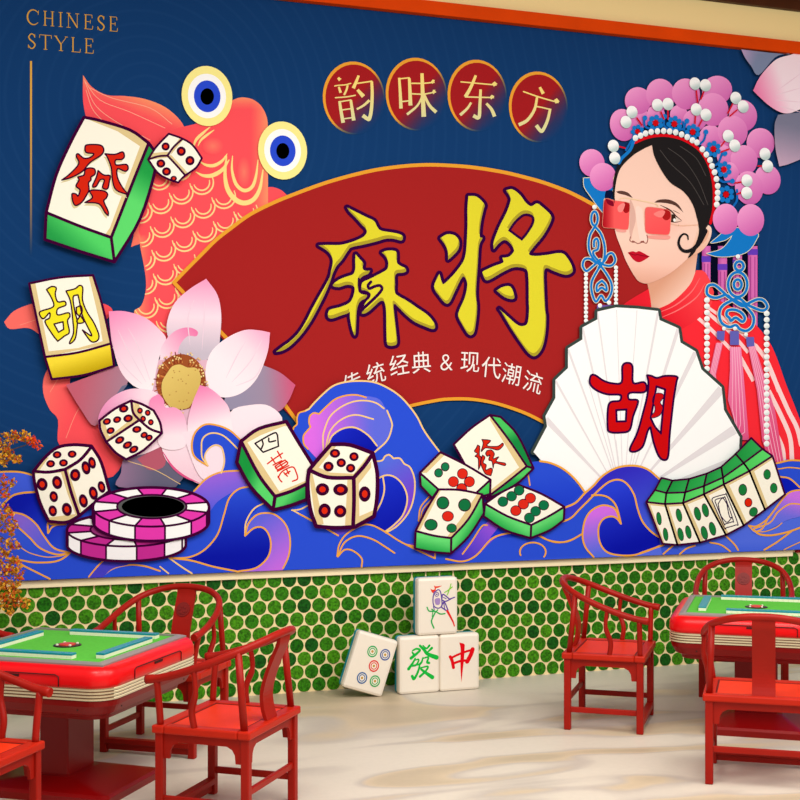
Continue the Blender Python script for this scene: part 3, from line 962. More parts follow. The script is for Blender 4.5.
# right rolling wave
wfill(C('155,415! 220,385 278,325! 330,280 380,225 450,180 520,160 600,160 670,185 740,245! 900,300! 900,700! 730,597 680,560 630,500 600,420 580,340 540,275 490,245 430,255 370,300 300,370 240,430 190,480 130,505!', *wE), grad((52, 44, 196), (70, 100, 230), (630, 466), (655, 530)))
wfill(C('320,340! 370,300 430,255 490,245 540,275 580,340 600,420 630,500 680,560 730,597! 740,660! 640,690 560,710 460,705 400,680 365,620 360,540 385,490 430,470 470,480 498,515! 470,410 430,360 380,340', *wE), grad((42, 64, 220), (14, 22, 172), (610, 490), (630, 545)))
wfill(C('330,720! 280,660 262,590 275,500 310,440 370,405 420,405 465,430 498,515! 470,480 430,470 385,490 360,540 365,620 400,680 470,712! 470,760!', *wE), grad((212, 112, 238), (84, 110, 232), (592, 515), (600, 555)))
wfill(C('470,712! 560,712 640,692 740,655! 760,740! 470,760!', *wE), (88, 112, 234))
for s, w in (('0,130 60,140 130,170 190,215 240,270 278,325', 2.0), ('155,415 220,385 278,325 330,280 380,225 450,180 520,160 600,160 670,185 740,245', 2.0), ('130,505 190,480 240,430 300,370 370,300 430,255 490,245 540,275 580,340 600,420 630,500 680,560 730,597', 1.8),
             ('320,340 380,340 430,360 470,410 498,515', 1.8), ('330,720 280,660 262,590 275,500 310,440 370,405 420,405 465,430 498,515', 1.8), ('498,515 470,480 430,470 385,490 360,540 365,620 400,680 460,705 560,710 640,690 740,650', 1.8), ('0,590 60,620 120,630 190,615 258,578', 1.6)):
    wline(O(s, *wE), w)
wH = (640, 470, 0.125); wJ = (700, 430, 0.125); wK = (740, 520, 0.075)
for s, w in (('0,665 100,630 190,600', 1.7), ('165,690 270,600', 1.6), ('305,685 370,630 440,605', 1.6), ('560,580 650,600 740,665', 1.6), ('690,530 760,600 800,670', 1.6)):
    wline(O(s, *wH), w)
wfill(C('600,350! 650,380 720,390 800,460! 850,520! 700,530! 560,560!', *wJ), (14, 30, 186))
wfill(C('390,765! 450,770 530,720 580,660 640,580 700,510 760,485 860,478! 860,640! 800,690 700,720 560,790 440,830', *wJ), grad((208, 116, 236), (84, 112, 234), (785, 495), (775, 530), (116, 112, 232)))
for s, w in (('560,275 620,265 680,250 740,242 860,250', 1.7), ('600,310 640,310 720,300 860,315', 1.2), ('600,365 650,375 720,390 800,460', 1.6), ('390,765 450,770 530,720 580,660 640,580 700,510 760,485 860,478', 1.7), ('430,790 560,740 620,660 700,600 760,590 860,605', 1.5)):
    wline(O(s, *wJ), w)
for s, w in (('120,80 200,150 300,110 380,-40', 1.6), ('180,130 260,190 400,205 560,180 700,140 860,80', 1.9), ('200,150 330,155 480,100 560,40', 1.0), ('700,140 500,290 280,425', 1.7), ('860,270 700,340 560,410', 1.0)):
    wline(O(s, *wK), w)
wv.done('wave', mural, INK, 'blue and violet stylised waves with gold outlines')

# ---- drawn game pieces
CR, TAN, GR, GRL = (254, 249, 232), (226, 202, 146), (40, 160, 74), (84, 208, 100)
PR = (222, 44, 20)


def pips(a, s, t, r, ry=None, col=PR, rim=3.0, rot=0, oc=(58, 6, 44)):
    R = raw(s, *t); k = t[2]; ry = ry or r
    a.L += 1
    for x, y, _ in R:
        a.ell(x, y, r * k, ry * k, oc, rot, 18, same=True)
    a.L += 1
    for x, y, _ in R:
        a.ell(x, y, r * k * rim, ry * k * rim, col, rot, 16, same=True)


def die(base, outline, edges, t, pipsets, ow, shades=()):
    a = art(base)
    P = C(outline, *t)
    a.fill(P, CR)
    for s in shades:
        a.fill(C(s, *t), TAN, clip=P)
    a.line(P, ow, DK, True)
    for e in edges:
        a.line(O(e, *t), ow, DK, same=True)
    for s, r, ry, rot in pipsets:
        pips(a, s, t, r, ry, PR, 0.48, rot)
    return a


a = die(700, '310,110! 410,145 500,200 575,305! 530,380 440,445 385,500! 300,470 220,420 145,315! 210,215', ['300,285 230,290 145,315', '300,285 350,215 415,155', '300,285 370,360 440,440'], (130, 120, 0.125),
        [('285,212', 33, None, 0), ('247,348 292,412', 36, 34, 0), ('410,250 480,325', 37, 38, 0), ('350,468', 26, 22, 0)], 2.1,
        ['180,265! 300,255 320,275! 300,300! 150,320!', '300,285! 330,280! 460,420! 440,450!', '350,215! 400,140! 425,160! 320,285!'])
a.done('die', mural, INK, 'small drawn die beside the green-sided tile')
a = die(900, '410,85! 500,115 590,165! 640,260 655,345! 510,480 370,555! 285,500 210,415! 165,320 155,245! 280,150', ['410,85 425,180 475,240', '475,240 560,310 655,345', '475,240 340,330 210,415'], (80, 390, 0.125),
        [('350,150 385,227', 39, 31, -15), ('215,252 297,237 245,325', 34, 27, -20), ('480,165 542,182 567,258 505,230', 23, 25, 0), ('455,315', 38, 28, -10), ('513,360 553,382', 30, 25, -25), ('318,400 380,440 430,475', 40, 28, -28)], 2.5,
        ['155,245! 190,230! 240,400! 210,420!', '400,85! 420,85! 480,240! 430,260! 220,420! 210,390! 420,225!', '430,100! 470,110! 520,260! 470,240!'])
a.done('die', mural, INK, 'middle drawn die tilted on the lotus')
t3 = (30, 440, 0.125)
a = die(900, '28,250! 120,140 220,60 350,38 492,48! 570,180 635,410! 520,500 395,605! 290,658 150,650! 80,500 35,330', ['28,250 150,257 280,235', '280,235 400,160 492,55', '280,235 330,420 392,602'], t3,
        [('217,118 337,113 165,190 268,183', 36, 30, -5), ('97,355', 44, 52, -10), ('217,340 295,555', 40, 54, -12), ('190,453 182,567', 34, 45, -12), ('362,280', 42, 50, 0), ('448,222 507,425 427,487', 35, 55, -14), ('497,182 573,375', 30, 48, -14)], 3.2,
        ['240,235! 300,225! 420,600! 370,610! 300,430!', '30,250! 120,140! 150,140! 70,250! 150,270! 290,250! 490,60! 470,110! 290,260! 30,270!', '80,500! 150,620! 380,590! 300,660! 150,655!'])
a.done('die', mural, INK, 'large drawn die on the wave at the edge of the leaves')
t4d = (300, 430, 0.125)
a = die(1000, '72,320! 160,215 248,115! 400,120 582,185! 618,350 615,550 592,690! 440,775! 280,782 128,770! 80,620 62,430', ['72,320 220,378 430,382', '430,382 520,280 582,188', '430,382 432,560 425,772'], t4d,
        [('280,187', 42, 36, 0), ('432,213 330,262 405,305', 38, 36, 0), ('228,292', 42, 40, 0), ('180,475', 54, 50, 0), ('325,477', 60, 48, 0), ('197,645', 50, 58, 0), ('322,650', 50, 50, 0), ('518,512', 47, 62, 0)], 4.0,
        ['72,320! 160,215! 248,115! 290,130! 150,300! 240,340! 430,350! 540,210! 570,200! 440,385! 220,385!', '70,340! 100,350! 190,750! 130,770!', '380,390! 430,390! 430,770! 360,770!', '430,400! 570,250! 570,300! 470,430! 475,690! 590,640! 590,690! 430,760!'])
a.done('die', mural, INK, 'large drawn die in the centre of the waves')

# chips
def chip(base, cx, cy, rx, ry, h, rin, dim, label, t=(60, 470, 0.2), hole=True, a0=8):
    a = art(base); k = t[2]
    X, Y, RX, RY, H = t[0] + cx * k, t[1] + cy * k, rx * k, ry * k, h * k
    MA, WH = dim
    up = ellipse(X, Y, RX, RY, 0, 60, 180, 360); lo_ = ellipse(X, Y + H, RX, RY, 0, 60, 0, 180)
    full = up + lo_
    a.fill(full, WH)
    N_ = 12
    a.L += 1
    for i in range(N_):
        A0, A1 = a0 + 360 / N_ * i, a0 + 360 / N_ * (i + 1)
        o = ellipse(X, Y, RX, RY, 0, 6, A0, A1)
        inn = ellipse(X + (4 * k), Y - 2 * k, RX * rin, RY * rin, 0, 6, A0, A1)
        if i % 2:
            a.fill(o + inn[::-1], MA, same=True)
        if 5 < (A0 + A1) / 2 % 360 < 175:
            lo2 = [(x, y + H) for x, y in o]
            if i % 2:
                a.fill(o + lo2[::-1], MA, same=True)
    a.L += 1
    for i in range(N_):
        A0 = a0 + 360 / N_ * i
        o = ellipse(X, Y, RX, RY, 0, 2, A0, A0 + 1)[0]; q = ellipse(X + 4 * k, Y - 2 * k, RX * rin, RY * rin, 0, 2, A0, A0 + 1)[0]
        a.line([o, q], 1.9, DK, same=True)
        if 0 < A0 % 360 < 180:
            a.line([o, (o[0], o[1] + H)], 1.9, DK, same=True)
    a.line(ellipse(X, Y, RX, RY, 0, 60), 2.1, DK, True, same=True)
    a.line(full, 2.8, DK, True, same=True)
    a.ell(X + 4 * k, Y - 2 * k, RX * rin, RY * rin, (90, 92, 92) if hole else (150, 50, 120), 0, 40)
    if hole:
        a.ell(X + 10 * k, Y - 2 * k, RX * rin * 0.9, RY * rin * 0.88, (0, 0, 0), 0, 40)
    a.line(ellipse(X + 4 * k, Y - 2 * k, RX * rin, RY * rin, 0, 40), 1.9, DK, True)
    return a.done('chip', mural, INK, label)


chip(960, 332, 300, 297, 82, 74, 0.62, ((196, 46, 148), (250, 248, 250)), 'lower magenta and white drawn chip', hole=False, a0=20)
chip(1100, 455, 185, 290, 98, 72, 0.60, ((230, 60, 178), (255, 255, 255)), 'upper magenta and white drawn chip with black centre', a0=-14)


def tile(base, face, sides, t, ow, inner=(), light=None):
    """Drawn tile: cream face, coloured sides, plum outlines."""
    a = art(base)
    for s, c0, c1, p0, p1 in sides:
        P = C(s, *t)
        q0 = (t[0] + t[2] * p0[0], t[1] + t[2] * p0[1]); q1 = (t[0] + t[2] * p1[0], t[1] + t[2] * p1[1])
        a.fill(P, grad(c0, c1, q0, q1), res=4)
    F = C(face, *t)
    a.fill(F, CR)
    for s in inner:
        a.fill(C(s, *t), TAN, clip=F)
    ow *= 1.2
    a.line(F, ow, DK, True)
    for s, *_ in sides:
        a.line(C(s, *t), ow, DK, True, same=True)
    return a


# big green-sided tile with red character
tt = (30, 100, 0.125)
a = tile(650, '432,138! 560,165 800,240 950,345! 830,640 650,1100! 400,1010 130,900! 210,600 320,350',
         [('130,900! 120,1115! 400,1210 675,1295! 650,1100! 400,1010', (40, 158, 74), (84, 214, 104), (300, 1180), (420, 1040)),
          ('950,345! 990,400! 1000,560 880,950 675,1295! 650,1100! 830,640', (36, 160, 72), (96, 220, 112), (960, 600), (830, 800))], tt, 2.6,
         ['432,138! 560,165! 800,240! 950,345! 650,1100! 600,1080! 640,1020! 880,370! 700,250! 500,170!'])
a.L += 1
TR = (214, 40, 20)
ch = ['440,380 460,358 560,360 590,395 570,440 480,500 420,570 330,620 255,640! 320,590 390,510 370,450 385,430 430,465 480,460 510,430 450,420',
      '600,430! 680,435 740,415 755,450 735,475 685,480 690,520 770,515 785,550 760,570 700,550 700,620 740,700 790,760! 690,720 660,640 650,540 620,460',
      '545,565! 590,600 640,605 635,650 620,710 580,700 595,640 560,640 530,690 500,690 530,620']
PX = [C(s, *tt) for s in ch] + [C('89,168 94.5,169 95,174 91,177 91,180 88.5,183 89,190 86,196 82,202 76,205.5 73,202 72,194 76,194 78,196 80,190 76,186 79,180 78,177 84,175 85,170'),
                                C('240,85 340,85 380,110 370,145 350,170 385,250 385,285! 360,260 310,190 200,180! 260,140', 60, 180, 0.125)]
for P in PX:
    a.fill([(x - 1.5, y + 3) for x, y in P], (222, 208, 160), clip=None, same=True)
a.L += 1
for P in PX:
    a.fill(P, TR, same=True)
a.L += 1
for P in PX:
    a.line(P, 1.5, (60, 6, 40), True, same=True)
a.done('mahjong_tile', mural, INK, 'large drawn green-sided tile with red character at the fish')

tt = (0, 270, 0.15)
a = tile(650, '195,90! 400,50 620,35! 680,230 740,490! 520,550 300,580!', [('300,580! 345,728! 560,700 760,640! 740,490! 520,550', (188, 160, 16), (248, 222, 60), (600, 690), (560, 560))], tt, 2.0,
         ['195,90! 235,85! 330,570! 300,580!', '590,35! 620,35! 740,490! 690,510! 660,330!', '300,580! 740,490! 735,460! 520,520! 300,545!'])
P1 = C('310,130! 345,110 375,120 368,160 385,212 430,208 437,235 385,258 385,300 455,285 466,310 450,340 462,415 430,440 385,475! 350,430 300,345 330,320 330,285 290,325 265,300 272,275 355,245 345,190', *tt)
H1 = C('360,360! 420,345! 425,395! 390,415!', *tt)
P2 = C('440,140! 500,125 530,103 552,120 550,200 580,280 625,350 658,430 650,470 610,478 570,430 550,400! 600,435 610,430 575,360 545,290 530,210 520,165! 487,182 500,280 515,340 512,400 500,460 470,490 465,480 490,420 485,330 470,210', *tt)
PB = C('508,250! 540,240 548,280 535,300 560,345 525,355 512,340 530,310 512,290', *tt)
YT = (244, 232, 40)
a.fill(P1, YT, [H1]); a.fill(P2, YT, same=True); a.fill(PB, YT, same=True)
a.L += 1
for P in (P1, P2, PB, H1):
    a.line(P, 1.5, (60, 6, 40), True, same=True)
a.done('mahjong_tile', mural, INK, 'drawn tile with yellow edge and yellow character')

tt = (230, 410, 0.125)
a = tile(900, '88,250! 230,150 450,92! 550,260 665,445! 615,590! 490,650 360,692! 230,520', [('88,250! 55,420! 170,620 345,800! 360,692! 230,520', (28, 150, 64), (90, 216, 110), (130, 560), (240, 600)), ('360,692! 345,800! 480,765 615,715! 615,590! 490,650', (34, 150, 66), (90, 212, 108), (560, 720), (480, 660))], tt, 3.0,
         ['88,250! 230,150! 450,92! 470,130! 430,130! 250,200! 140,260! 400,660! 360,692! 230,520!', '360,692! 620,590! 620,560! 400,650!'])
for s in ('200,268! 350,185 380,200! 388,290! 265,338! 200,268', '258,245 265,275 250,310', '310,225 315,255 365,245'):
    a.line(O(s, *tt), 1.6, (30, 10, 30), same=True)
a.L += 1
for s in ('300,430 340,400 420,345', '330,380 365,430', '380,330 410,385', '345,440 415,405', '360,450 380,480! 460,430 440,400! 360,450', '365,465 450,415', '400,430 425,460', '380,490 470,445', '385,540 420,490 500,455 530,500 540,550 500,570', '385,530 400,560 415,575', '430,500 460,530', '440,515 480,490', '455,480 470,510'):
    a.line(O(s, *tt), 1.4, (222, 46, 30), same=True)
a.done('mahjong_tile', mural, INK, 'drawn green-sided tile with a small red ten thousand character')

tt = (440, 400, 0.125)
a = tile(900, '110,355! 250,225 400,120! 545,310 695,530! 540,655 370,785! 250,640 195,510', [('400,120! 485,135! 620,280 748,545! 695,530! 545,310', (26, 140, 66), (74, 200, 96), (600, 330), (560, 240)), ('695,530! 748,548! 600,680 370,795! 370,785! 540,655', (36, 160, 72), (84, 206, 100), (600, 650), (600, 610))], tt, 1.9,
         ['400,120! 695,530! 650,560! 620,520! 400,160!', '370,785! 695,530! 650,525! 380,740!'])
FA = ['335,315! 405,325 375,365 460,370 500,345 505,365 465,400 410,388 360,385 330,412 345,350', '300,360! 318,375 315,440 330,460 320,530 308,555! 305,470 280,450 300,430 275,410 290,385',
      '340,440! 360,460 345,500 370,520 365,560 405,545 420,560 408,605! 370,595 350,570 325,500', '375,405! 410,400 435,430 425,470 470,455 450,490 520,505 515,525 440,505 425,545! 415,490 390,480 400,440 380,450 365,430']
a.L += 1
for s in FA:
    a.fill(C(s, *tt), TR, same=True)
a.L += 1
for s in FA:
    a.line(C(s, *tt), 0.9, (60, 6, 40), True, same=True)
a.done('mahjong_tile', mural, INK, 'drawn tile with red character standing at the back of the group of four')

tt = (380, 400, 0.275)
a = tile(940, '145,265! 220,190! 310,235 402,290! 350,338! 212,325!', [('145,265! 148,312! 190,357! 212,325!', (40, 168, 74), (96, 222, 116), (160, 330), (185, 290)), ('402,290! 400,342! 372,350! 350,338!', (50, 190, 80), (84, 214, 100), (400, 340), (370, 310))], tt, 1.9,
         ['145,265! 220,190! 235,200! 170,265!'])
pips(a, '213,265 237,243', tt, 16, 17, (24, 122, 76), 0.8)
pips(a, '267,297 300,268 325,297 297,322', tt, 20, 20, (222, 44, 30), 0.88)
a.done('mahjong_tile', mural, INK, 'drawn tile with two green and four red dots')
tt = (480, 460, 0.125)
a = tile(960, '40,350! 170,260 300,195! 490,270 675,375! 550,450 410,520! 220,450', [('40,350! 30,450! 200,560 405,625! 410,520! 220,450', (40, 168, 74), (104, 224, 120), (200, 560), (250, 480)), ('410,520! 405,625! 560,560 670,480! 675,375! 550,450', (40, 170, 76), (104, 220, 118), (580, 560), (540, 480))], tt, 1.9)
pips(a, '183,333 253,290 313,243 395,463 445,410 510,362', tt, 43, 42, (18, 116, 72), 0.86)
pips(a, '287,405 347,353 403,305', tt, 45, 43, (222, 44, 30), 0.86)
a.done('mahjong_tile', mural, INK, 'drawn tile with rows of green, red and green dots')
tt = (410, 460, 0.125)
a = tile(980, '230,235! 400,240 580,275! 470,470 330,625! 190,605 45,568! 130,400', [('580,275! 592,425! 470,610 328,748! 330,625! 470,470', (36, 160, 72), (96, 220, 112), (520, 540), (460, 500)), ('45,568! 40,708! 180,735 328,748! 330,625! 190,605', (40, 168, 74), (104, 224, 120), (180, 730), (200, 640))], tt, 1.9,
         ['580,275! 540,268! 400,480! 300,610! 330,625! 470,470!', '230,235! 250,237! 80,565! 45,568!'])
pips(a, '263,343 437,360', tt, 52, 53, (22, 116, 66), 0.84); pips(a, '168,518', tt, 54, 47, (22, 116, 66), 0.86); pips(a, '333,545', tt, 42, 38, (22, 116, 66), 0.86)
pips(a, '303,450', tt, 48, 43, (222, 44, 30), 0.88)
a.done('mahjong_tile', mural, INK, 'drawn tile with four green dots around a red one')

# row of six tiles
fx = [(646.25, 502), (665, 504), (683, 503), (703.9, 494.2), (723.75, 484.4), (749.4, 471), (772.5, 456)]
mid = [(655, 490), (666.3, 493), (685.2, 492.3), (704, 486), (723, 477.5), (743.75, 463), (762.5, 449)]
top = [(661.5, 477.8), (672.5, 480.6), (689, 479), (706.8, 473.6), (721.3, 467), (735.6, 454), (751.2, 438)]
bot = [(662.5, 543.7), (677.5, 545), (700, 542.5), (726, 535), (743.8, 525.6), (765, 509.8), (785, 494.4)]
for i in range(6):
    a = art(940)
    G0 = (30, 146, 62) if i % 2 else (36, 158, 68)
    a.fill([top[i], top[i + 1], mid[i + 1], mid[i]], grad(G0, (52, 172, 84), top[i], mid[i + 1]), res=4)
    a.fill([mid[i], mid[i + 1], fx[i + 1], fx[i]], grad((78, 206, 92), (96, 222, 110), mid[i], fx[i + 1]), res=4)
    F = [fx[i], fx[i + 1], bot[i + 1], bot[i]]
    a.fill(F, CR)
    b_ = lambda p, q, t_: (p[0] + (q[0] - p[0]) * t_, p[1] + (q[1] - p[1]) * t_)
    a.fill([fx[i], fx[i + 1], b_(fx[i + 1], bot[i + 1], 0.07), b_(fx[i], bot[i], 0.07)], TAN)
    a.fill([fx[i], b_(fx[i], fx[i + 1], 0.16), b_(bot[i], bot[i + 1], 0.16), bot[i]], TAN)
    for L in ([top[i], top[i + 1], mid[i + 1], mid[i]], [mid[i], mid[i + 1], fx[i + 1], fx[i]], F):
        a.line(L, 2.0, DK, True, same=True)
    GD = (28, 124, 60)
    tA, tB = (640, 470, 0.125), (700, 430, 0.125)
    if i == 0:
        pips(a, '152,388 205,515', tA, 21, 54, GD, 0.86, -8)
    elif i == 1:
        pips(a, '312,362 325,515 387,497', tA, 24, 55, GD, 0.86, -12)
    elif i == 2:
        pips(a, '460,350 523,322 515,503 580,470', tA, 27, 57, GD, 0.86, -14)
    elif i == 3:
        for s in ('95,560 110,540 200,515 215,525 300,740 285,760 215,780 190,775 95,560', '120,570 130,555 190,540 205,550 265,720 255,735 205,750 190,745 120,570', '145,590 180,545 215,590! 235,690 255,700! 225,735 205,735! 165,680 145,590'):
            a.line(O(s, *tB), 1.0, (40, 14, 60), same=True)
    elif i == 4:
        pips(a, '342,478', tB, 35, 48, GD, 0.86, 0); pips(a, '387,580', tB, 32, 38, (222, 40, 16), 0.82); pips(a, '428,655', tB, 34, 40, GD, 0.86, 25)
    else:
        pips(a, '537,355 590,465', tB, 30, 42, GD, 0.86, 0)
    a.done('mahjong_tile', mural, INK, ('drawn tile at the low end of the arched row', 'second drawn tile of the arched row', 'drawn tile with four green bars', 'drawn tile with an empty frame', 'drawn tile with one red dot between green ones', 'drawn tile at the high end of the arched row')[i])

# ---- open white fan with red character
a = art(460)
tf = (520, 290, 0.3)
rim = PG('45,540 90,455 85,420 118,360 118,300 160,260 160,195 208,165 208,125 258,98 258,72 320,58 390,62 460,70 465,100 528,128 535,175 585,205 605,265 672,325 680,400 732,490 730,540', *tf)
fanP = rim + PG('560,720 345,760 180,690', *tf)
a.line(rim, 6.0, (58, 70, 66))
a.fill(fanP, (255, 255, 255))
a.L += 1
PV = (345, 705)
for s, w in (('258,72', 6), ('322,66', 3), ('390,68', 3), ('460,75', 8), ('528,128', 12), ('208,125', 8), ('160,198', 8), ('118,302', 8), ('86,430', 20), ('48,545', 0), ('585,208', 16), ('672,330', 28), ('715,465', 30), ('225,300', 3), ('320,500', 2), ('400,480', 2), ('730,560', 24)):
    if not w:
        continue
    x, y = map(float, s.split(','))
    dx, dy = PV[0] - x, PV[1] - y; L = math.hypot(dx, dy); nx, ny = -dy / L, dx / L
    tri_ = [(x + nx * w / 2, y + ny * w / 2), (x - nx * w / 2, y - ny * w / 2), (x + dx * 0.86 - nx * 1.5, y + dy * 0.86 - ny * 1.5), (x + dx * 0.86 + nx * 1.5, y + dy * 0.86 + ny * 1.5)]
    a.fill([(tf[0] + 0.3 * p, tf[1] + 0.3 * q) for p, q in tri_], (230, 224, 228), clip=fanP, same=True)
fan_o = a.done('folding_fan', mural, INK, 'open white pleated folding fan')
a = art(490)
tg = (580, 350, 0.1375)
Q1 = C('310,120 345,95 380,120 385,240 460,235 482,265 465,305 360,310 355,360 415,365 415,400 385,480 360,580 300,598 220,595 203,560 205,430 225,380 290,370 295,325 200,320 120,290 75,245 80,190 110,185 170,225 240,245 305,235', *tg)
Q1h = C('262,435! 340,430! 335,520! 265,522!', *tg)
Q2 = C('490,185! 520,190 560,205 620,190 703,195 700,230 680,350 665,480 650,620 640,770 612,798 575,770 540,680 520,590 512,560 490,590 460,690 420,730 375,737 368,710 420,600 460,460 490,340 500,240', *tg)
Q2h = C('555,262! 622,285! 605,440 590,610! 545,560 512,495! 530,400', *tg)
Q3 = C('545,325 590,318 606,340 580,380 600,420 580,470 535,490 515,485 545,450 548,410 530,375', *tg)
a.L += 1
for P in (Q1, Q1h, Q2, Q2h):
    a.line(P, 2.6, PU, True, same=True)
a.fill(Q1, (204, 14, 18), [Q1h]); a.fill(Q2, (204, 14, 18), [Q2h], same=True)
a.line(Q3, 1.6, PU, True); a.fill(Q3, (204, 14, 18))
for P, H in ((Q1, Q1h), (Q2, Q2h)):
    a.line(P, 1.5, PU, True, same=True); a.line(H, 1.5, PU, True, same=True)
a.done('character', fan_o, INK, 'bold red character outlined in plum')

# ---- the opera lady
PKc = lambda cx, cy, r: (lambda x, y: mixc((246, 160, 214), (208, 98, 176), 0.45 + ((x - cx) * 0.45 + (y - cy) * 0.8) / (2.1 * r)))
person = art(205)
person.fill(C('700,240! 758,245! 758,330! 700,330!'), (8, 12, 34))
for x0, x1, y1, yb_ in ((702, 710.5, 330, 256), (718, 727, 330, 264), (733, 742, 330, 260), (748, 757.5, 336, 249)):
    person.fill([(x0, 246), (x1, 246), (x1, y1), (x0, y1)], grad((178, 70, 150), (214, 100, 178), (x0, 0), (x1, 0), (224, 118, 190)), res=3, same=True)
    for xs in (x0 + 2.6, x1 - 2.6):
        person.line([(xs, yb_ + 8), (xs, y1)], 0.8, (164, 60, 140), same=True)
    person.fill([(x0 - 0.3, yb_), (x1 + 0.3, yb_), (x1 + 0.3, yb_ + 6), (x0 - 0.3, yb_ + 6)], (104, 62, 190))
RED = (250, 46, 58)
robe = C('600,330! 621,307 633,298 645,291 655,285! 690,280 712,296 740,312 757,326 770,343 778,361 786,384 794,404 803,428! 850,500! 850,540! 640,540!')
person.fill(robe, lambda x, y: mixc((232, 34, 50), RED, (x - 640) / 40), res=10)
tR = (680, 270, 0.15)
for s, w in (('90,295 200,390 330,520 390,590', 3.6), ('130,240 250,340 350,430 455,550', 3.6), ('180,245 300,330 420,430 500,500', 3.0), ('390,560 440,650 490,740', 4.0), ('500,500 570,590 620,700 660,810', 4.2)):
    person.line(O(s, *tR), w, (254, 214, 214), same=True, cap=False)
tS = (680, 350, 0.15)
for s, w in (('585,90 640,220 720,400 780,520 810,640', 4.4), ('590,270 680,450 735,590 748,760', 4.4), ('600,480 680,640 695,760', 4.0)):
    person.line(O(s, *tS), w, (254, 216, 216), same=True, cap=False)
SK, SKD = (252, 210, 192), (222, 160, 132)
neck = C('646,278! 650,296 652,312! 690,312! 695.5,270! 698,250! 660,270!')
person.fill(neck, grad(SKD, SK, (662, 282), (682, 300)), res=4)
tC = (560, 180, 0.175)
person.fill(C('500,740! 560,735 650,690 740,600 778,515! 820,520 850,560 880,640! 860,720 780,800 700,850! 520,850!', *tC), grad((232, 30, 46), (252, 70, 76), (660, 320), (700, 285)), res=5)
for s in ('560,760 660,715 750,640 800,560', '570,790 680,740 780,670 830,590'):
    person.line(O(s, *tC), 1.3, (252, 120, 120), same=True, taper=tp)
po = person.done('person', mural, INK, 'painted opera lady in red striped robe, rose glasses and pompom headdress')

tfz = (600, 190, 0.125)
a = art(206)
# left wing of the headdress lies behind the face
BU = (24, 122, 204); CRM = (232, 222, 190)
wl = C('135,-10! 140,40 180,100 240,180 290,217! 262,160 250,110 300,60 330,-20!', *tC)
a.line(wl, 1.4, CRM, True); a.fill(wl, BU)
a.fill(C('262,60! 300,62 285,110 268,140 256,100', *tC), (12, 22, 60))
a.done('headdress_wing', po, INK, 'blue fin at the left cheek')
a = art(262)
face = C('613,178! 616,172 621,166 630,157 640,151 652,144! 668,150 686,172 693,198 698,222 699,235 697,243 693,252 684,262 672,272 660,279 648,283.5 640,282 635,277 626.5,262 621.5,249 616.5,236 614.5,226 614,214 615,201')
def skin(x, y):
    c = mixc(SK, (246, 186, 168), (y - 240) / 60)
    d = math.hypot((x - 662) / 30, (y - 226) / 16)
    c = mixc((250, 176, 164), c, 0.55 + 0.45 * min(1, d))
    return mixc(c, (214, 150, 124), max(0, (y - 262 + (x - 640) * -0.1) / 40))
a.fill(face, skin, res=3.5)
a.fill(C('698,226! 704,224.5 709,225.5 711.5,229 711,236 707,245 700,252 692,253'), grad((252, 216, 196), (240, 186, 160), (706, 228), (698, 250)), res=3)
a.fill(C('704,230 709,231 707,239 702,244 701,237'), (236, 178, 150))
# nose, brows, eyes, lips
a.fill(C('240,80 262,110 282,180 285,250 262,330 250,400! 235,330 240,200', *tfz), (226, 178, 164))
a.fill(C('285,140 335,150 350,260 372,350 380,390 350,425 320,405 300,300', *tfz), (252, 218, 204))
for s, w in (('243,375 240,405 262,418 275,412', 0.9), ('275,415 305,428 340,418 372,425 382,395 375,360', 0.9), ('262,410 272,416', 1.6), ('330,414 348,412', 1.6)):
    a.line(O(s, *tfz), w, (150, 84, 74), same=True)
a.fill(C('128,12! 170,6 225,22 262,64! 205,42 150,28', *tfz), (96, 66, 58))
a.fill(C('435,100! 470,78 550,76 620,110 668,180! 600,125 520,104', *tfz), (88, 58, 50))
a.fill(C('545,195! 580,190 612,212 640,240! 610,252 560,250', *tfz), (238, 212, 198))
a.ell(672.6, 218.2, 3.2, 4, (56, 40, 30)); a.ell(674.4, 220, 1.2, 1.6, (250, 250, 245))
for s, w in (('480,120 560,160 610,210 655,245', 1.3), ('560,255 610,258 655,247', 0.7), ('580,160 640,190', 0.6)):
    a.line(O(s, *tfz), w, (70, 42, 38), same=True, taper=tp)
a.ell(678.5, 225.5, 0.7, 0.7, (40, 20, 20), 0, 8)
a.fill(C('222,500! 262,490 290,497 318,490 398,532! 352,562 312,578 270,560', *tfz), (196, 22, 44))
a.line(O('228,503 275,520 300,516 340,526 392,532', *tfz), 0.7, (120, 8, 24))
a.done('face', po, INK, 'pale face turned to three quarters with red lips')

a = art(300)
LR = (250, 92, 92)
a.fill(C('380,365! 545,362 545,395 400,388', *tfz), (246, 160, 150)); a.fill(C('120,312! 205,322 200,338 140,332', *tfz), (246, 166, 156), same=True)
G1 = C('62,68 120,84 215,98 238,120 234,200 229,290 206,318 110,306 42,302 20,282 24,200 30,100 42,72', *tfz)
G2 = C('385,137 480,146 545,161 568,190 564,270 558,335 540,358 480,356 395,350 364,328 360,240 361,160', *tfz)
a.fill(G1, grad((176, 22, 34), LR, (604, 215), (614.5, 215)), res=2.5)
a.fill(C('110,95! 225,104 238,122 230,290 208,318 110,304!', *tfz), LR)
a.fill(G2, grad((246, 100, 100), (252, 84, 88), (650, 208), (660, 234)), res=4)
a.ell(626.2, 207.5, 3.8, 5.6, (168, 24, 28), 0, 16); a.ell(666.4, 214.5, 4.6, 5.8, (176, 28, 30), 0, 16, same=True)
a.fill(C('140,140 170,110 200,112 180,170 150,175', *tfz), (250, 140, 136)); a.fill(C('430,190 480,165 520,170 500,215 460,215', *tfz), (250, 134, 130), same=True)
a.fill(C('45,66! 108,92! 108,130 60,110', *tfz), (130, 12, 40)); 
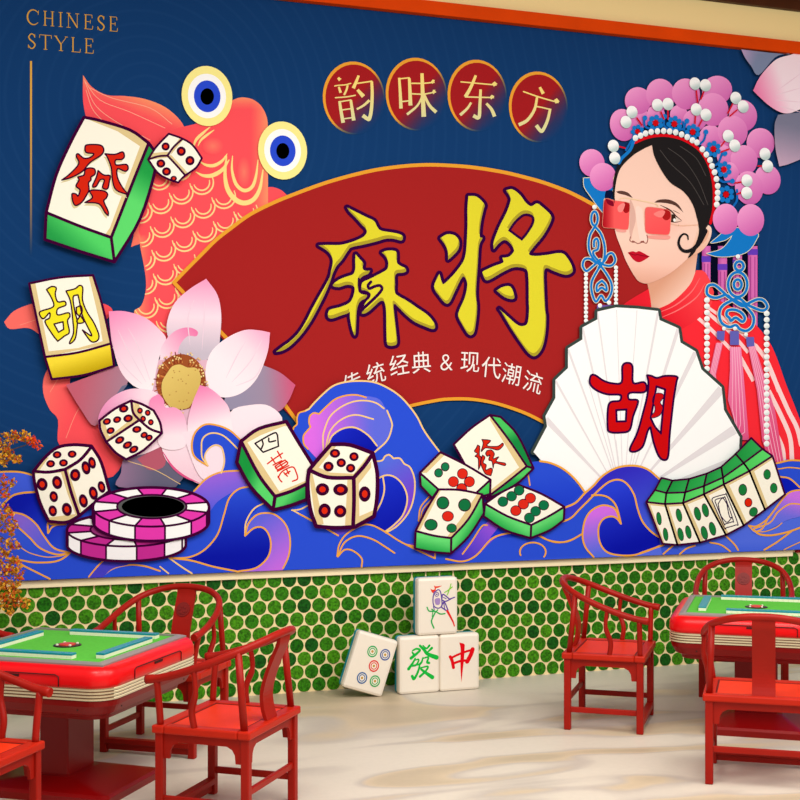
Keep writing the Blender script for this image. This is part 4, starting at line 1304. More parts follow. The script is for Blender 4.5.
a.line(O('160,70 200,64 300,80 440,110 465,132', *tfz), 0.9, (244, 214, 170))
a.line(O('568,270 640,285 800,278', *tfz), 0.8, (240, 190, 160), same=True)
for P in (G1, G2):
    a.line(P, 0.5, (236, 140, 120), True, same=True)
a.done('glasses', po, INK, 'square rose-tinted glasses')

# big pompoms at the back
a = art(215)
POM = [(640.5, 118, 9, 10), (656, 115, 9, 10), (679, 115, 9, 10), (638, 100.7, 13.2, 13.6), (660.6, 94.6, 14.5, 16), (686, 94, 14, 15.6), (717, 90, 15.2, 14.3), (743, 115.6, 14, 15.8), (623, 125, 13, 16.2), (695, 120, 12, 11), (711, 138, 12, 13),
       (713, 109.5, 15.4, 16.6), (726, 157, 9, 15), (732.6, 131.5, 15, 16), (760.6, 143, 14, 15), (744, 160, 13.5, 15), (731, 174, 8, 12), (767.6, 179.5, 13, 15), (749, 188, 14, 17), (592, 163, 12.6, 14), (603, 177, 13.2, 14.2)]
for cx, cy, rx, ry in POM:
    a.ell(cx, cy, rx, ry, PKc(cx, cy, rx), -12, 26)
a.done('headdress', po, INK, 'crown of pink pompoms with pearls and blue flowers')

a = art(310)
hair = C('613,195! 613.5,180 617,167 621.5,157 627,149 635,141.5 645,138 657.5,136 668,137 680,140 690,143 700,152 709,164 712.5,180 714.5,194 714.5,208 711,220 706,228! 700,240 695,252 688,258 692,250 696,243 699,232 698,222! 693,205 684,192 672,184 665,176 659,166 654,155 652,145! 640,150.5 630,158 621.5,167 617.5,176 615,190 614.5,204!')
a.fill(hair, (34, 31, 32))
for s in ('660,150 672,165 690,182 704,205', '668,148 684,160 698,180 708,205', '680,146 696,158 706,176'):
    a.line(O(s), 0.5, (84, 78, 76), same=True)
a.line(O('688.2,239.4 687.5,235.5 683.7,234 680,237.5 678.7,243.5 681.2,249 686,251.3 692.5,249.5 699,243 705,231'), 5.4, (30, 28, 32), taper=lambda t: 0.25 + 0.75 * t)
a.done('hair', po, INK, 'black hair with a spit curl on the cheek')

a = art(330)
a.line(O('635,142.5 646,137.8 657,135.6 668,135.6 680,138.3 690,143 699,149.5 705.5,158 710,168 713,180 714.3,194 713.6,210 710.5,223'), 3.0, (222, 16, 28))
a.line(O('619,163 622,158 630,150 634,140', n=6), 3.2, BU)
FL = [(637.5, 131.5, 0.85), (655.6, 123, 1), (674.3, 124, 1), (692.7, 132, 1), (713.3, 149, 1), (724, 169.5, 1), (726, 194.5, 1.05)]
a.L += 1
for s in ('626,150 630,143 633,138', '644,118 645,126 650,129', '664,117 664,125 668,129', '683,122 684,128 679,130', '686,121 684,130', '706,133 704,140 700,144', '722,154 719,162 716,165', '732,181 724,182 720,180', '737,190 737,200 733,207'):
    a.line(O(s), 2.2, (20, 104, 188), same=True)
for cx, cy in ((645, 118), (664.5, 116.5), (687, 121), (706, 132), (725, 153.5), (732.5, 181)):
    a.ell(cx, cy, 2.5, 2.6, BU, 0, 14, same=True)
a.L += 1
for cx, cy, k in FL:
    for i in range(7):
        an = 2 * PI * i / 7 + 0.4
        a.ell(cx + 5.6 * k * math.cos(an), cy + 5.9 * k * math.sin(an), 2.5 * k, 2.6 * k, BU, 0, 14, same=True)
a.L += 1
for cx, cy, k in FL:
    a.ell(cx, cy, 2.8 * k, 3.0 * k, (210, 14, 22), 0, 14, same=True)
PE = lambda cx, cy: (lambda x, y: mixc((255, 255, 255), (188, 208, 206), ((x - cx) * 0.3 + (y - cy) * 0.8 + 1) / 4.5))
a.L += 1
for x, y in [(635.5, 138), (640.6, 135.6), (645.6, 133.4), (651.2, 131.9), (657.5, 131.2), (663.7, 130.9), (669.7, 131.4), (675.7, 132.3), (681.6, 134.4), (687.2, 137), (692.4, 140.2), (697, 142.4), (702.4, 149.2), (706.4, 154.5), (710, 160), (712, 166), (714.6, 172.2), (716.5, 179), (717.7, 186), (717.7, 192.6), (717.4, 198.4), (716.8, 204.5)]:
    a.ell(x, y, 2.8, 3.1, PE(x, y), 0, 14, same=True)
a.done('headdress_band', po, INK, 'red band with pearls and blue flowers')

PINS = [((632, 112), (626, 122), ('637,118 642,125',)), ((657.5, 105), (668, 104), ('661,112 664,119', '668,110 668,119')), ((695, 83.6), (705.5, 85.3), ('696.4,91 697.6,102', '703.7,92 701,99')),
        ((696.3, 109.5), (706, 114.8), ('695.5,116 695,123.5', '702,120 699,126')), ((735.8, 98), (743.2, 106.6), ('732.6,104 728,113', '737,110 730,116')), ((728.3, 136), (734.8, 145.6), ('725,141 721,146', '729,149 721,152')),
        ((765, 154), (767.7, 166.2), ('758,166 763,166',)), ((747, 180.5), (746.8, 193), ('741,182 735,183', '743,192 737,194')), ((613.4, 146), (614.8, 158), ('619,146.5 625,148',))]
for p1_, p2_, ss in PINS:
    a = art(374)
    for s in ss:
        a.line(PG(s), 1.5, (214, 20, 40), same=True)
    for x, y in (p1_, p2_):
        a.ell(x, y, 5.5, 6.3, PE(x, y), -15, 18)
    a.done('pearl_pin', po, INK, 'pair of white pearls on red stems')
# right fin and its two pompoms
a = art(392)
wr = C('290,358! 345,312 400,270 550,300 548,345 500,408 420,434 330,437 268,420! 350,395 398,345 414,315! 372,343 310,358', 660, 180, 0.175)
a.line(wr, 1.3, CRM, True); a.fill(wr, BU)
for cx, cy, rx, ry in ((725.8, 219, 13, 15.4), (750.6, 220, 13.6, 16)):
    a.ell(cx, cy, rx, ry, PKc(cx, cy, rx), 0, 26)
a.done('headdress_wing', po, INK, 'blue fin with two pompoms behind the ear')


def knot(name, base, strokes, w, pearls, tassels, label):
    a = art(base)
    for s in strokes:
        a.line(s, w + 1.3, CRM)
    a.L += 2
    for s in strokes:
        a.line(s, w, BU, same=True)
    for P, col in tassels:
        a.fill(P, col)
        if callable(col):
            A_ = np.array(P); yt, yq = A_[:, 1].min(), A_[:, 1].max(); m_ = len(P) // 2
            for f_ in (0.2, 0.4, 0.6, 0.8):
                a.line([tuple(np.array(P[i]) * (1 - f_) + np.array(P[i2]) * f_) for i, i2 in ((0, 1), (len(P) - 1, 2), (len(P) - 2, 3), (len(P) - 3, 4))[:len(P) // 2]], 0.7, (250, 176, 204), same=True)
    a.L += 1
    for x, y, r in pearls:
        a.ell(x, y, r, r, PE(x, y), 0, 12, same=True)
    a.done(name, po, INK, label)


kl = [ellipse(594.5, 218.5, 3.2, 7, 0, 24) + [(597.7, 218.5)],
      O('200,265 170,320 165,390 190,450 240,500 290,580 295,640 262,692 235,660 205,695 182,640 182,580 212,520 250,460 255,380 235,310 200,265', *tC),
      O('195,380 195,350 210,335 220,360 215,395 190,410 200,440 240,480', *tC), O('200,470 170,450 140,455 130,490 150,520 180,500 230,455', *tC),
      O('240,480 270,490 300,485 316,455 300,420 275,425 255,460 220,500', *tC), O('240,575 212,600 212,635 238,615 265,632 262,600 240,575', *tC)]
knot('tassel_ornament', 420, kl, 2.3, [(594.5, 207, 2.3), (600, 305.5, 2.2), (609, 302.6, 2.2)] + [(586, 274.5 + 4.2 * i, 2.1) for i in range(12)] + [(616, 267.5 + 4.0 * i, 2.1) for i in range(11)],
     [(PG('597,305 617,305 617,316 597,316'), (110, 84, 160))], 'blue knot ornament with pearl strings beside the cheek')
kr = [ellipse(739.3, 266, 4.3, 4.6, 0, 20) + [(743.6, 266)], ellipse(737.7, 284.5, 9.6, 12.4, 0, 26) + [(747.3, 284.5)], ellipse(737.7, 284.5, 3.9, 5, 0, 18) + [(741.6, 284.5)],
      O('300,165 240,185 190,170 178,140 190,105 230,100 280,140 330,185 400,220 450,255 490,310 485,370 445,405 400,395 372,368 330,380 280,355 262,300 275,250 320,215 390,190 440,225 500,255 555,270 582,245 560,205 520,195 470,215 420,240 370,215 320,170', *tR),
      O('330,320 310,300 320,270 365,265 410,285 432,320 415,345 372,318 340,338 330,320', *tR)]
knot('tassel_ornament', 424, kr, 2.8, [(738, 256.5, 2.2), (735, 328.5, 2), (746, 334.5, 2), (724, 328.5, 2)] + [(707, 300 + 6.25 * i, 2.9) for i in range(12)] + [(766.7, 313.5 + 6.2 * i, 2.9) for i in range(22)],
     [(PG('716,343 723,343 716,375 720,402 707,388 710,370'), grad((240, 120, 160), (226, 84, 130), (719, 343), (715, 400))),
      (PG('730,347 741,347 744,380 749,440 741,440 734,420 728,400 730,370'), grad((244, 140, 184), (228, 90, 140), (735, 347), (740, 430))),
      (PG('748,346 755,346 764,375 775,410 784,464 770,464 762,440 757,390'), grad((240, 128, 170), (226, 84, 130), (751, 346), (775, 440)))]
     + [(PG(s), (100, 98, 184)) for s in ('717,331 725,331 724,341 717,339', '730,331 739,331 739,345 730,345', '746,337 754,337 754.5,346 747,347')], 'blue knot ornament with pearl strings and pink tassels on the robe')
# ------------------------------------------------------------------ furniture
RED_W = mat('red_lacquered_wood', (158, 22, 9), 0.42, 0.18, noise=0.10, nscale=6)  # base kept darker than the seat, standing in for shade on uprights
RED_TOP_LIT = mat('red_wood_top_lit', (232, 54, 16), 0.45, 0.18, noise=0.05, nscale=5)  # same red wood, top light painted in as a brighter base
RED_PART_LIT = mat('red_wood_part_lit', (188, 34, 12), 0.42, 0.18, noise=0.06, nscale=5)  # same wood, in-between tone painting the lit top of the seat frame
RED_GROOVE = mat('dark_red_groove', (96, 12, 10), 0.6)


def prism(bm, P, o, ux, uy, th):
    """Polygon P (2-D) in the plane o + ux,uy, thickness th along the normal (centred)."""
    ux, uy = Vector(ux), Vector(uy); n = ux.cross(uy).normalized() * th / 2
    o = Vector(o)
    A = [bm.verts.new(o + ux * p[0] + uy * p[1] + n) for p in P]; B = [bm.verts.new(o + ux * p[0] + uy * p[1] - n) for p in P]
    bm.faces.new(A); bm.faces.new(B[::-1])
    for i in range(len(P)):
        j = (i + 1) % len(P)
        bm.faces.new((A[j], A[i], B[i], B[j]))


def ribbon(bm, path, wx, th):
    """Board of width wx along X following a path in the YZ plane."""
    P = [Vector((0, p[0], p[1])) for p in path]; L = []
    for i, p in enumerate(P):
        t = (P[min(i + 1, len(P) - 1)] - P[max(i - 1, 0)]).normalized(); n = Vector((0, t.z, -t.y))
        L.append([p + Vector((-wx / 2, 0, 0)) - n * th / 2, p + Vector((wx / 2, 0, 0)) - n * th / 2, p + Vector((wx / 2, 0, 0)) + n * th / 2, p + Vector((-wx / 2, 0, 0)) + n * th / 2])
    loft(bm, L)


SH = 0.515           # seat top
LX, LY = 0.300, 0.240  # leg centres


def make_chair():
    r = empty('armchair')
    # legs
    for sx in (-1, 1):
        for sy in (-1, 1):
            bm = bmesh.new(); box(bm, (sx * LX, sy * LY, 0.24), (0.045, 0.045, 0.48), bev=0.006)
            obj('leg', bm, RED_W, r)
    # seat: frame and sunk board
    bm = bmesh.new()
    w, d, t = 0.672, 0.55, 0.07
    for c, s in (((0, d / 2 - t / 2, SH - 0.02), (w, t, 0.042)), ((0, -d / 2 + t / 2, SH - 0.02), (w, t, 0.042)), ((w / 2 - t / 2, 0, SH - 0.02), (t, d - 2 * t, 0.042)), ((-w / 2 + t / 2, 0, SH - 0.02), (t, d - 2 * t, 0.042))):
        box(bm, c, s, bev=0.009)
    obj('seat_frame', bm, RED_PART_LIT, r)
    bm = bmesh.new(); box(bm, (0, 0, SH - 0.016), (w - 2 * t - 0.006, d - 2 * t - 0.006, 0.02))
    st = obj('seat', bm, RED_TOP_LIT, r)
    bm = bmesh.new()
    g = 0.008
    for c, s in (((0, d / 2 - t - g / 2, SH - 0.012), (w - 2 * t, g, 0.016)), ((0, -d / 2 + t + g / 2, SH - 0.012), (w - 2 * t, g, 0.016)), ((w / 2 - t - g / 2, 0, SH - 0.012), (g, d - 2 * t, 0.016)), ((-w / 2 + t + g / 2, 0, SH - 0.012), (g, d - 2 * t, 0.016))):
        box(bm, c, s)
    obj('groove', bm, RED_GROOVE, st)
    # aprons with stepped brackets
    def apron(half, o, ux):
        P = [(-half, 0), (half, 0), (half, -0.13), (half - 0.035, -0.13), (half - 0.04, -0.085), (half - 0.055, -0.06), (half - 0.085, -0.045), (-half + 0.085, -0.045), (-half + 0.055, -0.06), (-half + 0.04, -0.085), (-half + 0.035, -0.13), (-half, -0.13)]
        bm = bmesh.new(); prism(bm, P, o, ux, (0, 0, 1), 0.016)
        obj('apron', bm, RED_W, r)
    for sy in (-1, 1):
        apron(LX - 0.02, (0, sy * LY, 0.475), (1, 0, 0))
    for sx in (-1, 1):
        apron(LY - 0.02, (sx * LX, 0, 0.475), (0, 1, 0))
    # stretchers
    bm = bmesh.new(); box(bm, (0, LY, 0.075), (2 * LX - 0.02, 0.05, 0.034), bev=0.005); box(bm, (0, LY, 0.04), (2 * LX - 0.04, 0.014, 0.04)); obj('footrest', bm, RED_W, r)
    bm = bmesh.new(); box(bm, (0, -LY, 0.20), (2 * LX - 0.02, 0.022, 0.034), bev=0.004); obj('stretcher', bm, RED_W, r)
    for sx in (-1, 1):
        bm = bmesh.new(); box(bm, (sx * LX, 0, 0.135), (0.022, 2 * LY - 0.02, 0.036), bev=0.004); obj('stretcher', bm, RED_W, r)
    # horseshoe arm rail
    half = [(0.338, 0.30, 0.748), (0.345, 0.21, 0.764), (0.345, 0.08, 0.801), (0.328, -0.07, 0.855), (0.28, -0.20, 0.910), (0.187, -0.283, 0.950), (0.07, -0.316, 0.970)]
    path = spline([(x, y, z) for x, y, z in half] + [(-x, y, z) for x, y, z in half[::-1]], 5)
    n = len(path)
    bm = bmesh.new(); tube(bm, path, [0.021 if 2 < i < n - 3 else 0.024 for i in range(n)], 12)
    obj('arm_rail', bm, RED_W, r)
    # front and rear posts
    for sx in (-1, 1):
        bm = bmesh.new(); tube(bm, spline([(sx * LX, LY, SH - 0.01), (sx * 0.318, LY, 0.63), (sx * 0.342, LY, 0.752)], 4), 0.018, 10); obj('post', bm, RED_W, r)
        bm = bmesh.new(); tube(bm, [(sx * LX, -LY + 0.01, SH - 0.01), (sx * 0.288, -0.19, 0.903)], 0.019, 10); obj('post', bm, RED_W, r)
        bm = bmesh.new(); tube(bm, spline([(sx * 0.315, 0.04, SH - 0.01), (sx * 0.325, 0.05, 0.60), (sx * 0.345, 0.02, 0.70), (sx * 0.342, 0.03, 0.815)], 5), [0.017] * 10 + [0.014] * 6, 10); obj('side_brace', bm, RED_W, r)
    # curved splat with a carved medallion
    bm = bmesh.new()
    ribbon(bm, [(p.y, p.z) for p in spline([(0, -0.245, SH - 0.012), (0, -0.222, 0.58), (0, -0.218, 0.66), (0, -0.245, 0.76), (0, -0.283, 0.855), (0, -0.310, 0.915), (0, -0.316, 0.966)], 4)], 0.128, 0.02)
    sp = obj('splat', bm, RED_W, r)
    bm = bmesh.new()
    c = Vector((0, -0.261, 0.83)); ax = Vector((0, 0.93, 0.36)).normalized(); bx = Vector((1, 0, 0)); by = ax.cross(bx)
    for rr, h0, h1 in ((0.048, 0.0, 0.006), (0.036, 0.004, 0.010)):
        loft(bm, [[c + ax * h + (bx * math.cos(2 * PI * k / 20) + by * math.sin(2 * PI * k / 20)) * rr for k in range(20)] for h in (h0, h1)])
    for k in range(5):
        q = c + ax * 0.010 + (bx * math.cos(2 * PI * k / 5) + by * math.sin(2 * PI * k / 5)) * 0.02
        loft(bm, [[q + ax * h + (bx * math.cos(2 * PI * j / 8) + by * math.sin(2 * PI * j / 8)) * 0.010 for j in range(8)] for h in (0, 0.004)])
    obj('medallion', bm, mat('carved_dark_red', (128, 20, 14), 0.5), sp)
    return r


chair0 = make_chair()
GC = 'red horseshoe armchairs around the mahjong tables'
CH = [  # camera-frame centre, facing direction, label
    (-0.905, 7.13, (-0.94, 0.31), 'red horseshoe armchair beside the nearer table, seen from behind its curved splat'),
    (-1.49, 8.57, (-0.284, -0.959), 'red horseshoe armchair between the nearer table and the tiled wall'),
    (1.437, 9.24, (0.957, -0.29), 'red horseshoe armchair standing apart, facing the farther table in profile'),
    (2.60, 10.22, (-0.25, -0.968), 'red horseshoe armchair behind the farther table, against the tiled wall'),
    (2.115, 7.84, (0.27, 0.963), 'red horseshoe armchair in front of the farther table, back towards us'),
    (-2.085, 6.33, (0.959, -0.284), 'red horseshoe armchair cut by the frame in front of the nearer table'),
    (-2.74, 7.98, (0.959, -0.284), 'red horseshoe armchair mostly out of frame beyond the nearer table'),
]
for i, (x, z, f, lab) in enumerate(CH):
    o = chair0 if i == 0 else copy_tree(chair0)
    o.location = ground(x, z); o.rotation_euler = (0, 0, heading(*f))
    tag(o, lab, 'chair', GC)

# ---- mahjong tables
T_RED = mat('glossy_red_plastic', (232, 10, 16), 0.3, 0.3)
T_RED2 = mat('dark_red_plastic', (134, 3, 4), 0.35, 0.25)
T_BAND = mat('cream_metal_band', (238, 228, 190), 0.35, 0.5, 0.15)
T_LINE = mat('brown_band_groove', (120, 84, 54), 0.5)
T_FELT = mat('green_felt', (92, 186, 66), 0.95, 0.05, noise=0.06, nscale=60, bump=0.1)
T_RIM = mat('grey_metal_rim', (150, 142, 138), 0.4, 0.5, 0.2)
T_DARK = mat('dark_line', (60, 8, 10), 0.6)
T_BLK = mat('black_plastic', (40, 24, 24), 0.4)
IVORY = mat('ivory_plastic', (246, 238, 214), 0.35, 0.4)
TEAL = mat('teal_plastic', (10, 142, 160), 0.35, 0.4)
TH = 0.80


def sq(bm, a, z, r, n=6):
    return rrect(a, a, r, z, n)


def make_table():
    r = empty('mahjong_table')
    bm = bmesh.new()
    loft(bm, [rrect(a, a, q, z, 8) for a, q, z in ((0.40, 0.06, TH - 0.018), (0.492, 0.075, TH - 0.012), (0.515, 0.10, TH - 0.018), (0.534, 0.125, TH - 0.035), (0.543, 0.135, TH - 0.058), (0.545, 0.135, TH - 0.10), (0.538, 0.13, TH - 0.118), (0.45, 0.1, TH - 0.119))], smooth=True)
    ub = obj('upper_body', bm, T_RED, r)
    # drawer outline and finger slot on each side
    for k in range(4):
        M = Matrix.Rotation(k * PI / 2, 3, 'Z')
        bm = bmesh.new()
        pts = [(-0.27, -0.5465, TH - 0.112), (-0.27, -0.5470, TH - 0.062), (-0.25, -0.5465, TH - 0.052), (0.25, -0.5465, TH - 0.052), (0.27, -0.5470, TH - 0.062), (0.27, -0.5465, TH - 0.112)]
        tube(bm, [M @ Vector(p) for p in pts], 0.0028, 6)
        box(bm, M @ Vector((0, -0.5435, TH - 0.066)), (0.09, 0.008, 0.012) if k % 2 == 0 else (0.008, 0.09, 0.012))
        obj('drawer_outline', bm, T_DARK, ub)
    bm = bmesh.new()
    L = []; z = TH - 0.119
    for i in range(4):
        L += [(0.540, z), (0.543, z - 0.003), (0.540, z - 0.013)]
        z -= 0.0165
        L += [(0.534, z + 0.0025), (0.534, z)]
    loft(bm, [rrect(a, a, 0.13, zz, 8) for a, zz in L])
    bm.faces.ensure_lookup_table()
    for f in bm.faces:
        if max(v.co.x for v in f.verts) <= 0.5401 and max(v.co.y for v in f.verts) <= 0.5401 and abs(max(v.co.z for v in f.verts) - min(v.co.z for v in f.verts)) < 0.006 and len(f.verts) == 4:
            f.material_index = 1
    obj('metal_band', bm, [T_BAND, T_LINE], r)
    z0 = TH - 0.119 - 4 * 0.0165
    bm = bmesh.new()
    loft(bm, [rrect(a, a, q, zz, 8) for a, q, zz in ((0.536, 0.13, z0), (0.530, 0.125, z0 - 0.03), (0.505, 0.115, z0 - 0.075), (0.47, 0.10, z0 - 0.092), (0.465, 0.10, z0 - 0.112), (0.40, 0.08, z0 - 0.115))], smooth=False)
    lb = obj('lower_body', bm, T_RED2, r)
    for k in range(4):
        M = Matrix.Rotation(k * PI / 2, 3, 'Z')
        for x in (-0.36, 0.36):
            bm = bmesh.new()
            bmesh.ops.create_icosphere(bm, subdivisions=1, radius=0.006, matrix=Matrix.Translation(M @ Vector((x, -0.518, z0 - 0.05))))
            obj('screw', bm, T_BLK, lb)
    # felt and rim
    bm = bmesh.new(); box(bm, (0, 0, TH - 0.012), (0.875, 0.875, 0.012)); obj('felt_top', bm, T_FELT, r)
    bm = bmesh.new()
    a, b_ = 0.436, 0.478
    for k in range(4):
        M = Matrix.Rotation(k * PI / 2, 3, 'Z')
        prof = [(a, -0.016), (a, 0.004), (a + 0.012, 0.006), (b_, -0.004), (b_, -0.016)]
        L = [[M @ Vector((s * p[0], -p[0], TH + p[1])) for p in prof] for s in (-1, 1)]
        loft(bm, L)
    obj('rim', bm, T_RIM, r)
    # centre dice well
    bm = bmesh.new()
    loft(bm, [[(rr * math.cos(2 * PI * k / 24), rr * math.sin(2 * PI * k / 24), z) for k in range(24)] for rr, z in ((0.075, TH - 0.008), (0.075, TH - 0.002), (0.068, TH))])
    dw = obj('dice_well', bm, T_BLK, r)
    bm = bmesh.new()
    loft(bm, [[(rr * math.cos(2 * PI * k / 20), rr * math.sin(2 * PI * k / 20), z) for k in range(20)] for rr, z in ((0.045, TH - 0.001), (0.043, TH + 0.005), (0.03, TH + 0.008))])
    obj('dice_cover', bm, mat('red_cover', (206, 60, 40), 0.3), dw)
    for k in range(4):
        bm = bmesh.new()
        box(bm, (0.055 * math.cos(PI / 4 + k * PI / 2), 0.055 * math.sin(PI / 4 + k * PI / 2), TH + 0.003), (0.012, 0.012, 0.010), bev=0.002)
        obj('button', bm, IVORY, dw)
    # column and base
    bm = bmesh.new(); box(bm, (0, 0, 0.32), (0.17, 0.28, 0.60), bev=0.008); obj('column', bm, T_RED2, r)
    bm = bmesh.new()
    def rc(ax, ay, z):
        return rrect(ax, ay, 0.03, z, 3)
    loft(bm, [rc(0.405, 0.31, 0.0), rc(0.41, 0.315, 0.04), rc(0.395, 0.30, 0.055), rc(0.12, 0.17, 0.10)])
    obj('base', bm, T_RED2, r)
    return r


TBL = [(-1.885, 7.65, 0.0, 'nearer red mahjong table by the autumn leaves, four tile rows on green felt'),
       (2.42, 9.17, PI / 2, 'farther red mahjong table below the arched row of drawn tiles')]
E_, D_ = (0.959, -0.284), (0.284, 0.959)
t0 = make_table()
hz = heading(*D_)
TW = []
for i, (x, z, rz, lab) in enumerate(TBL):
    o = t0 if i == 0 else copy_tree(t0)
    o.location = ground(x, z); o.rotation_euler = (0, 0, hz + rz)
    o.scale = (1.045, 1.045, 1) if i == 0 else (1.0, 1.0, 1)
    tag(o, lab, 'table', 'red automatic mahjong tables')
    TW.append((x, z))

# ---- playing tiles, face down in rows, one object each
bm = bmesh.new()
box(bm, (0, 0, 0.0095), (0.0345, 0.050, 0.019), bev=0.0015, mi=0)
box(bm, (0, 0, 0.0245), (0.0345, 0.050, 0.011), bev=0.0015, mi=1)
tile0 = obj('mahjong_tile', bm, [IVORY, TEAL])
ROWS = [  # table, offset along e, offset along d, along d?, where
    (0, 0.385, -0.04, True, 'in the nearer table\'s row beside the armchair'),
    (0, 0.10, 0.36, False, 'in the nearer table\'s row towards the wall'),
    (0, -0.03, -0.36, False, 'in the nearer table\'s front row'),
    (0, -0.335, -0.02, True, 'in the nearer table\'s row below the leaves'),
    (1, -0.34, 0.0, True, 'in the farther table\'s row seen end-on'),
    (1, 0.03, 0.345, False, 'in the farther table\'s row towards the wall'),
    (1, 0.10, -0.33, False, 'in the farther table\'s front row'),
]
first = True
for ti, oe, od, along, where in ROWS:
    cx, cz = TW[ti]
    for k in range(16):
        s = (k - 7.5) * 0.0352
        e_, d_ = (oe, od + s) if along else (oe + s, od)
        p = ground(cx + E_[0] * e_ + D_[0] * d_, cz + E_[1] * e_ + D_[1] * d_, TH - 0.0058)
        o = tile0 if first else tile0.copy()
        if not first:
            COL.objects.link(o)
        first = False
        o.location = p; o.rotation_euler = (0, 0, hz + (PI / 2 if along else 0))
        tag(o, 'teal-backed mahjong tile face down ' + where, 'game tile', 'mahjong tiles ' + where)

# ---- four giant display tiles on the floor
GW, GH, GT = 0.326, 0.434, 0.12
BONE = mat('bone_white_plastic', (244, 234, 218), 0.35, 0.35)


def giant(loc, roll, label, glyph):
    r = empty('display_mahjong_tile', loc, 0, label, 'giant game tile')
    r.rotation_euler = (0, roll, 0)
    bm = bmesh.new(); box(bm, (0, GT * 0.36, GH / 2), (GW, GT * 0.72, GH), bev=0.022)
    obj('front_block', bm, BONE, r, smooth=False)
    bm = bmesh.new(); box(bm, (0, GT * 0.84, GH / 2), (GW, GT * 0.32, GH), bev=0.022)
    obj('back_block', bm, TEAL, r)
    glyph(r)
    return r


def face_art(x0, x1, yb0, ang=0.0, c=None):
    """Maps photo pixels of a tile face to its front plane: x0..x1 the width, yb0 the bottom row."""
    kx = GW / (x1 - x0); kz = 1 / 133.0

    def at(x, y, off):
        if ang:
            u, v = (x - c[0]) / 0.945, y - c[1]
            ca, sa = math.cos(ang), math.sin(ang)
            return ((u * ca + v * sa) / 131.0, -0.0006 - off, GH / 2 - (-u * sa + v * ca) / 131.0)
        return ((x - (x0 + x1) / 2) * kx, -0.0006 - off, (yb0 - y) * kz)
    return Art(4, at)


def g_fa(r):
    a = face_art(398, 440.5, 695); t = (385, 620, 0.125); g = (28, 186, 66)
    for s, w in (('215,250 245,238 275,250 250,275 200,310', 14), ('210,262 225,285', 12), ('300,215 330,240 355,218', 10), ('275,215 310,250 340,285 415,318', 20), ('340,270 375,240', 12),
                 ('235,315 215,350 180,395', 14), ('225,330 265,325 245,365 210,372', 10), ('222,372 270,368 255,430 225,478 210,455', 13), ('300,312 290,345 275,362', 11), ('300,318 345,312 335,350 352,358', 11),
                 ('270,395 340,385 325,420 275,462', 11), ('285,405 330,440 380,475', 18)):
        a.line(O(s, *t), w * 0.2, g, same=True, taper=lambda q: 0.6 + 0.55 * q)
    a.done('character', r, INK, 'green brushed character')


def g_zhong(r):
    a = face_art(440.5, 478.5, 692); t = (385, 620, 0.125); g = (226, 16, 28)
    a.fill(C('590,185! 628,200 630,240 625,330 615,420 606,510! 600,420 598,330 600,240', *t), g)
    for s, w in (('520,295 535,330 545,385', 24), ('528,305 580,282 640,262 690,250', 18), ('692,245 680,285 650,345', 32), ('540,352 600,335 660,335', 20)):
        a.line(O(s, *t), w * 0.125, g, same=True)
    a.done('character', r, INK, 'red brushed character')


def g_bird(r):
    a = face_art(418, 459, 636.5); t = (410, 570, 0.0875)
    V, G_, R_ = (96, 70, 160), (40, 176, 84), (232, 40, 36)
    a.fill(C('235,222! 262,238 285,228 275,188! 300,200 372,195! 330,215 300,222 295,250 270,275 250,262', *t), (236, 64, 36))
    a.line(O('280,262 265,330 268,400 290,440 335,452 368,420 365,340 352,265 325,240 290,262', *t), 1.1, V, same=True)
    a.line(ellipse(410 + 0.0875 * 308, 570 + 0.0875 * 292, 2.0, 2.0), 0.7, V, True, same=True)
    a.ell(410 + 0.0875 * 308, 570 + 0.0875 * 292, 0.8, 0.8, V)
    a.fill(C('288,345 345,340 345,400 320,415 292,400', *t), (168, 140, 196))
    for s, w in (('368,345 380,295 430,330 460,352 518,335', 1.2), ('370,360 410,378 470,355', 1.2), ('385,330 420,350', 0.8), ('360,440 395,385 440,480', 1.2), ('365,445 400,470 435,492', 1.3), ('390,395 400,460', 0.9), ('270,430 280,470', 0.9)):
        a.line(O(s, *t), w, V, same=True)
    a.line(O('432,490 470,560 500,620 515,668', *t), 2.0, R_, same=True, taper=lambda q: 1.2 - 0.6 * q)
    for s, w in (('195,435 220,480 290,488 350,520 405,518', 1.3), ('250,460 295,490 320,470', 1.2), ('290,500 255,570 248,610 275,678', 1.4), ('262,495 255,545', 0.9)):
        a.line(O(s, *t), w, G_, same=True)
    for s in ('475,180 455,240 400,275', '455,240 440,285 428,305', '490,215 460,240'):
        a.line(O(s, *t), 1.0, (126, 206, 40), same=True)
    a.done('bird_drawing', r, INK, 'drawing of a crested bird with a red tail')


def g_dots(r):
    a = face_art(350, 392, 690, math.radians(18.2), (370.2, 663.2)); k = 0.2
    for x, y, c in ((371.6, 651, (40, 170, 90)), (384, 655, (60, 90, 160)), (373, 665.2, (226, 40, 36)), (361.5, 676, (50, 100, 160)), (374, 680, (40, 170, 90))):
        a.ell(x, y, 5.0, 5.7, c, 0, 22); a.ell(x, y, 3.9, 4.4, (244, 236, 220), 0, 20); a.ell(x, y, 3.2, 3.6, c, 0, 20); a.ell(x, y, 2.4, 2.7, (244, 236, 220), 0, 18); a.ell(x, y, 1.2, 1.3, (196, 150, 60), 0, 12)
    a.done('dots', r, INK, 'five ringed dots in green, blue and red')


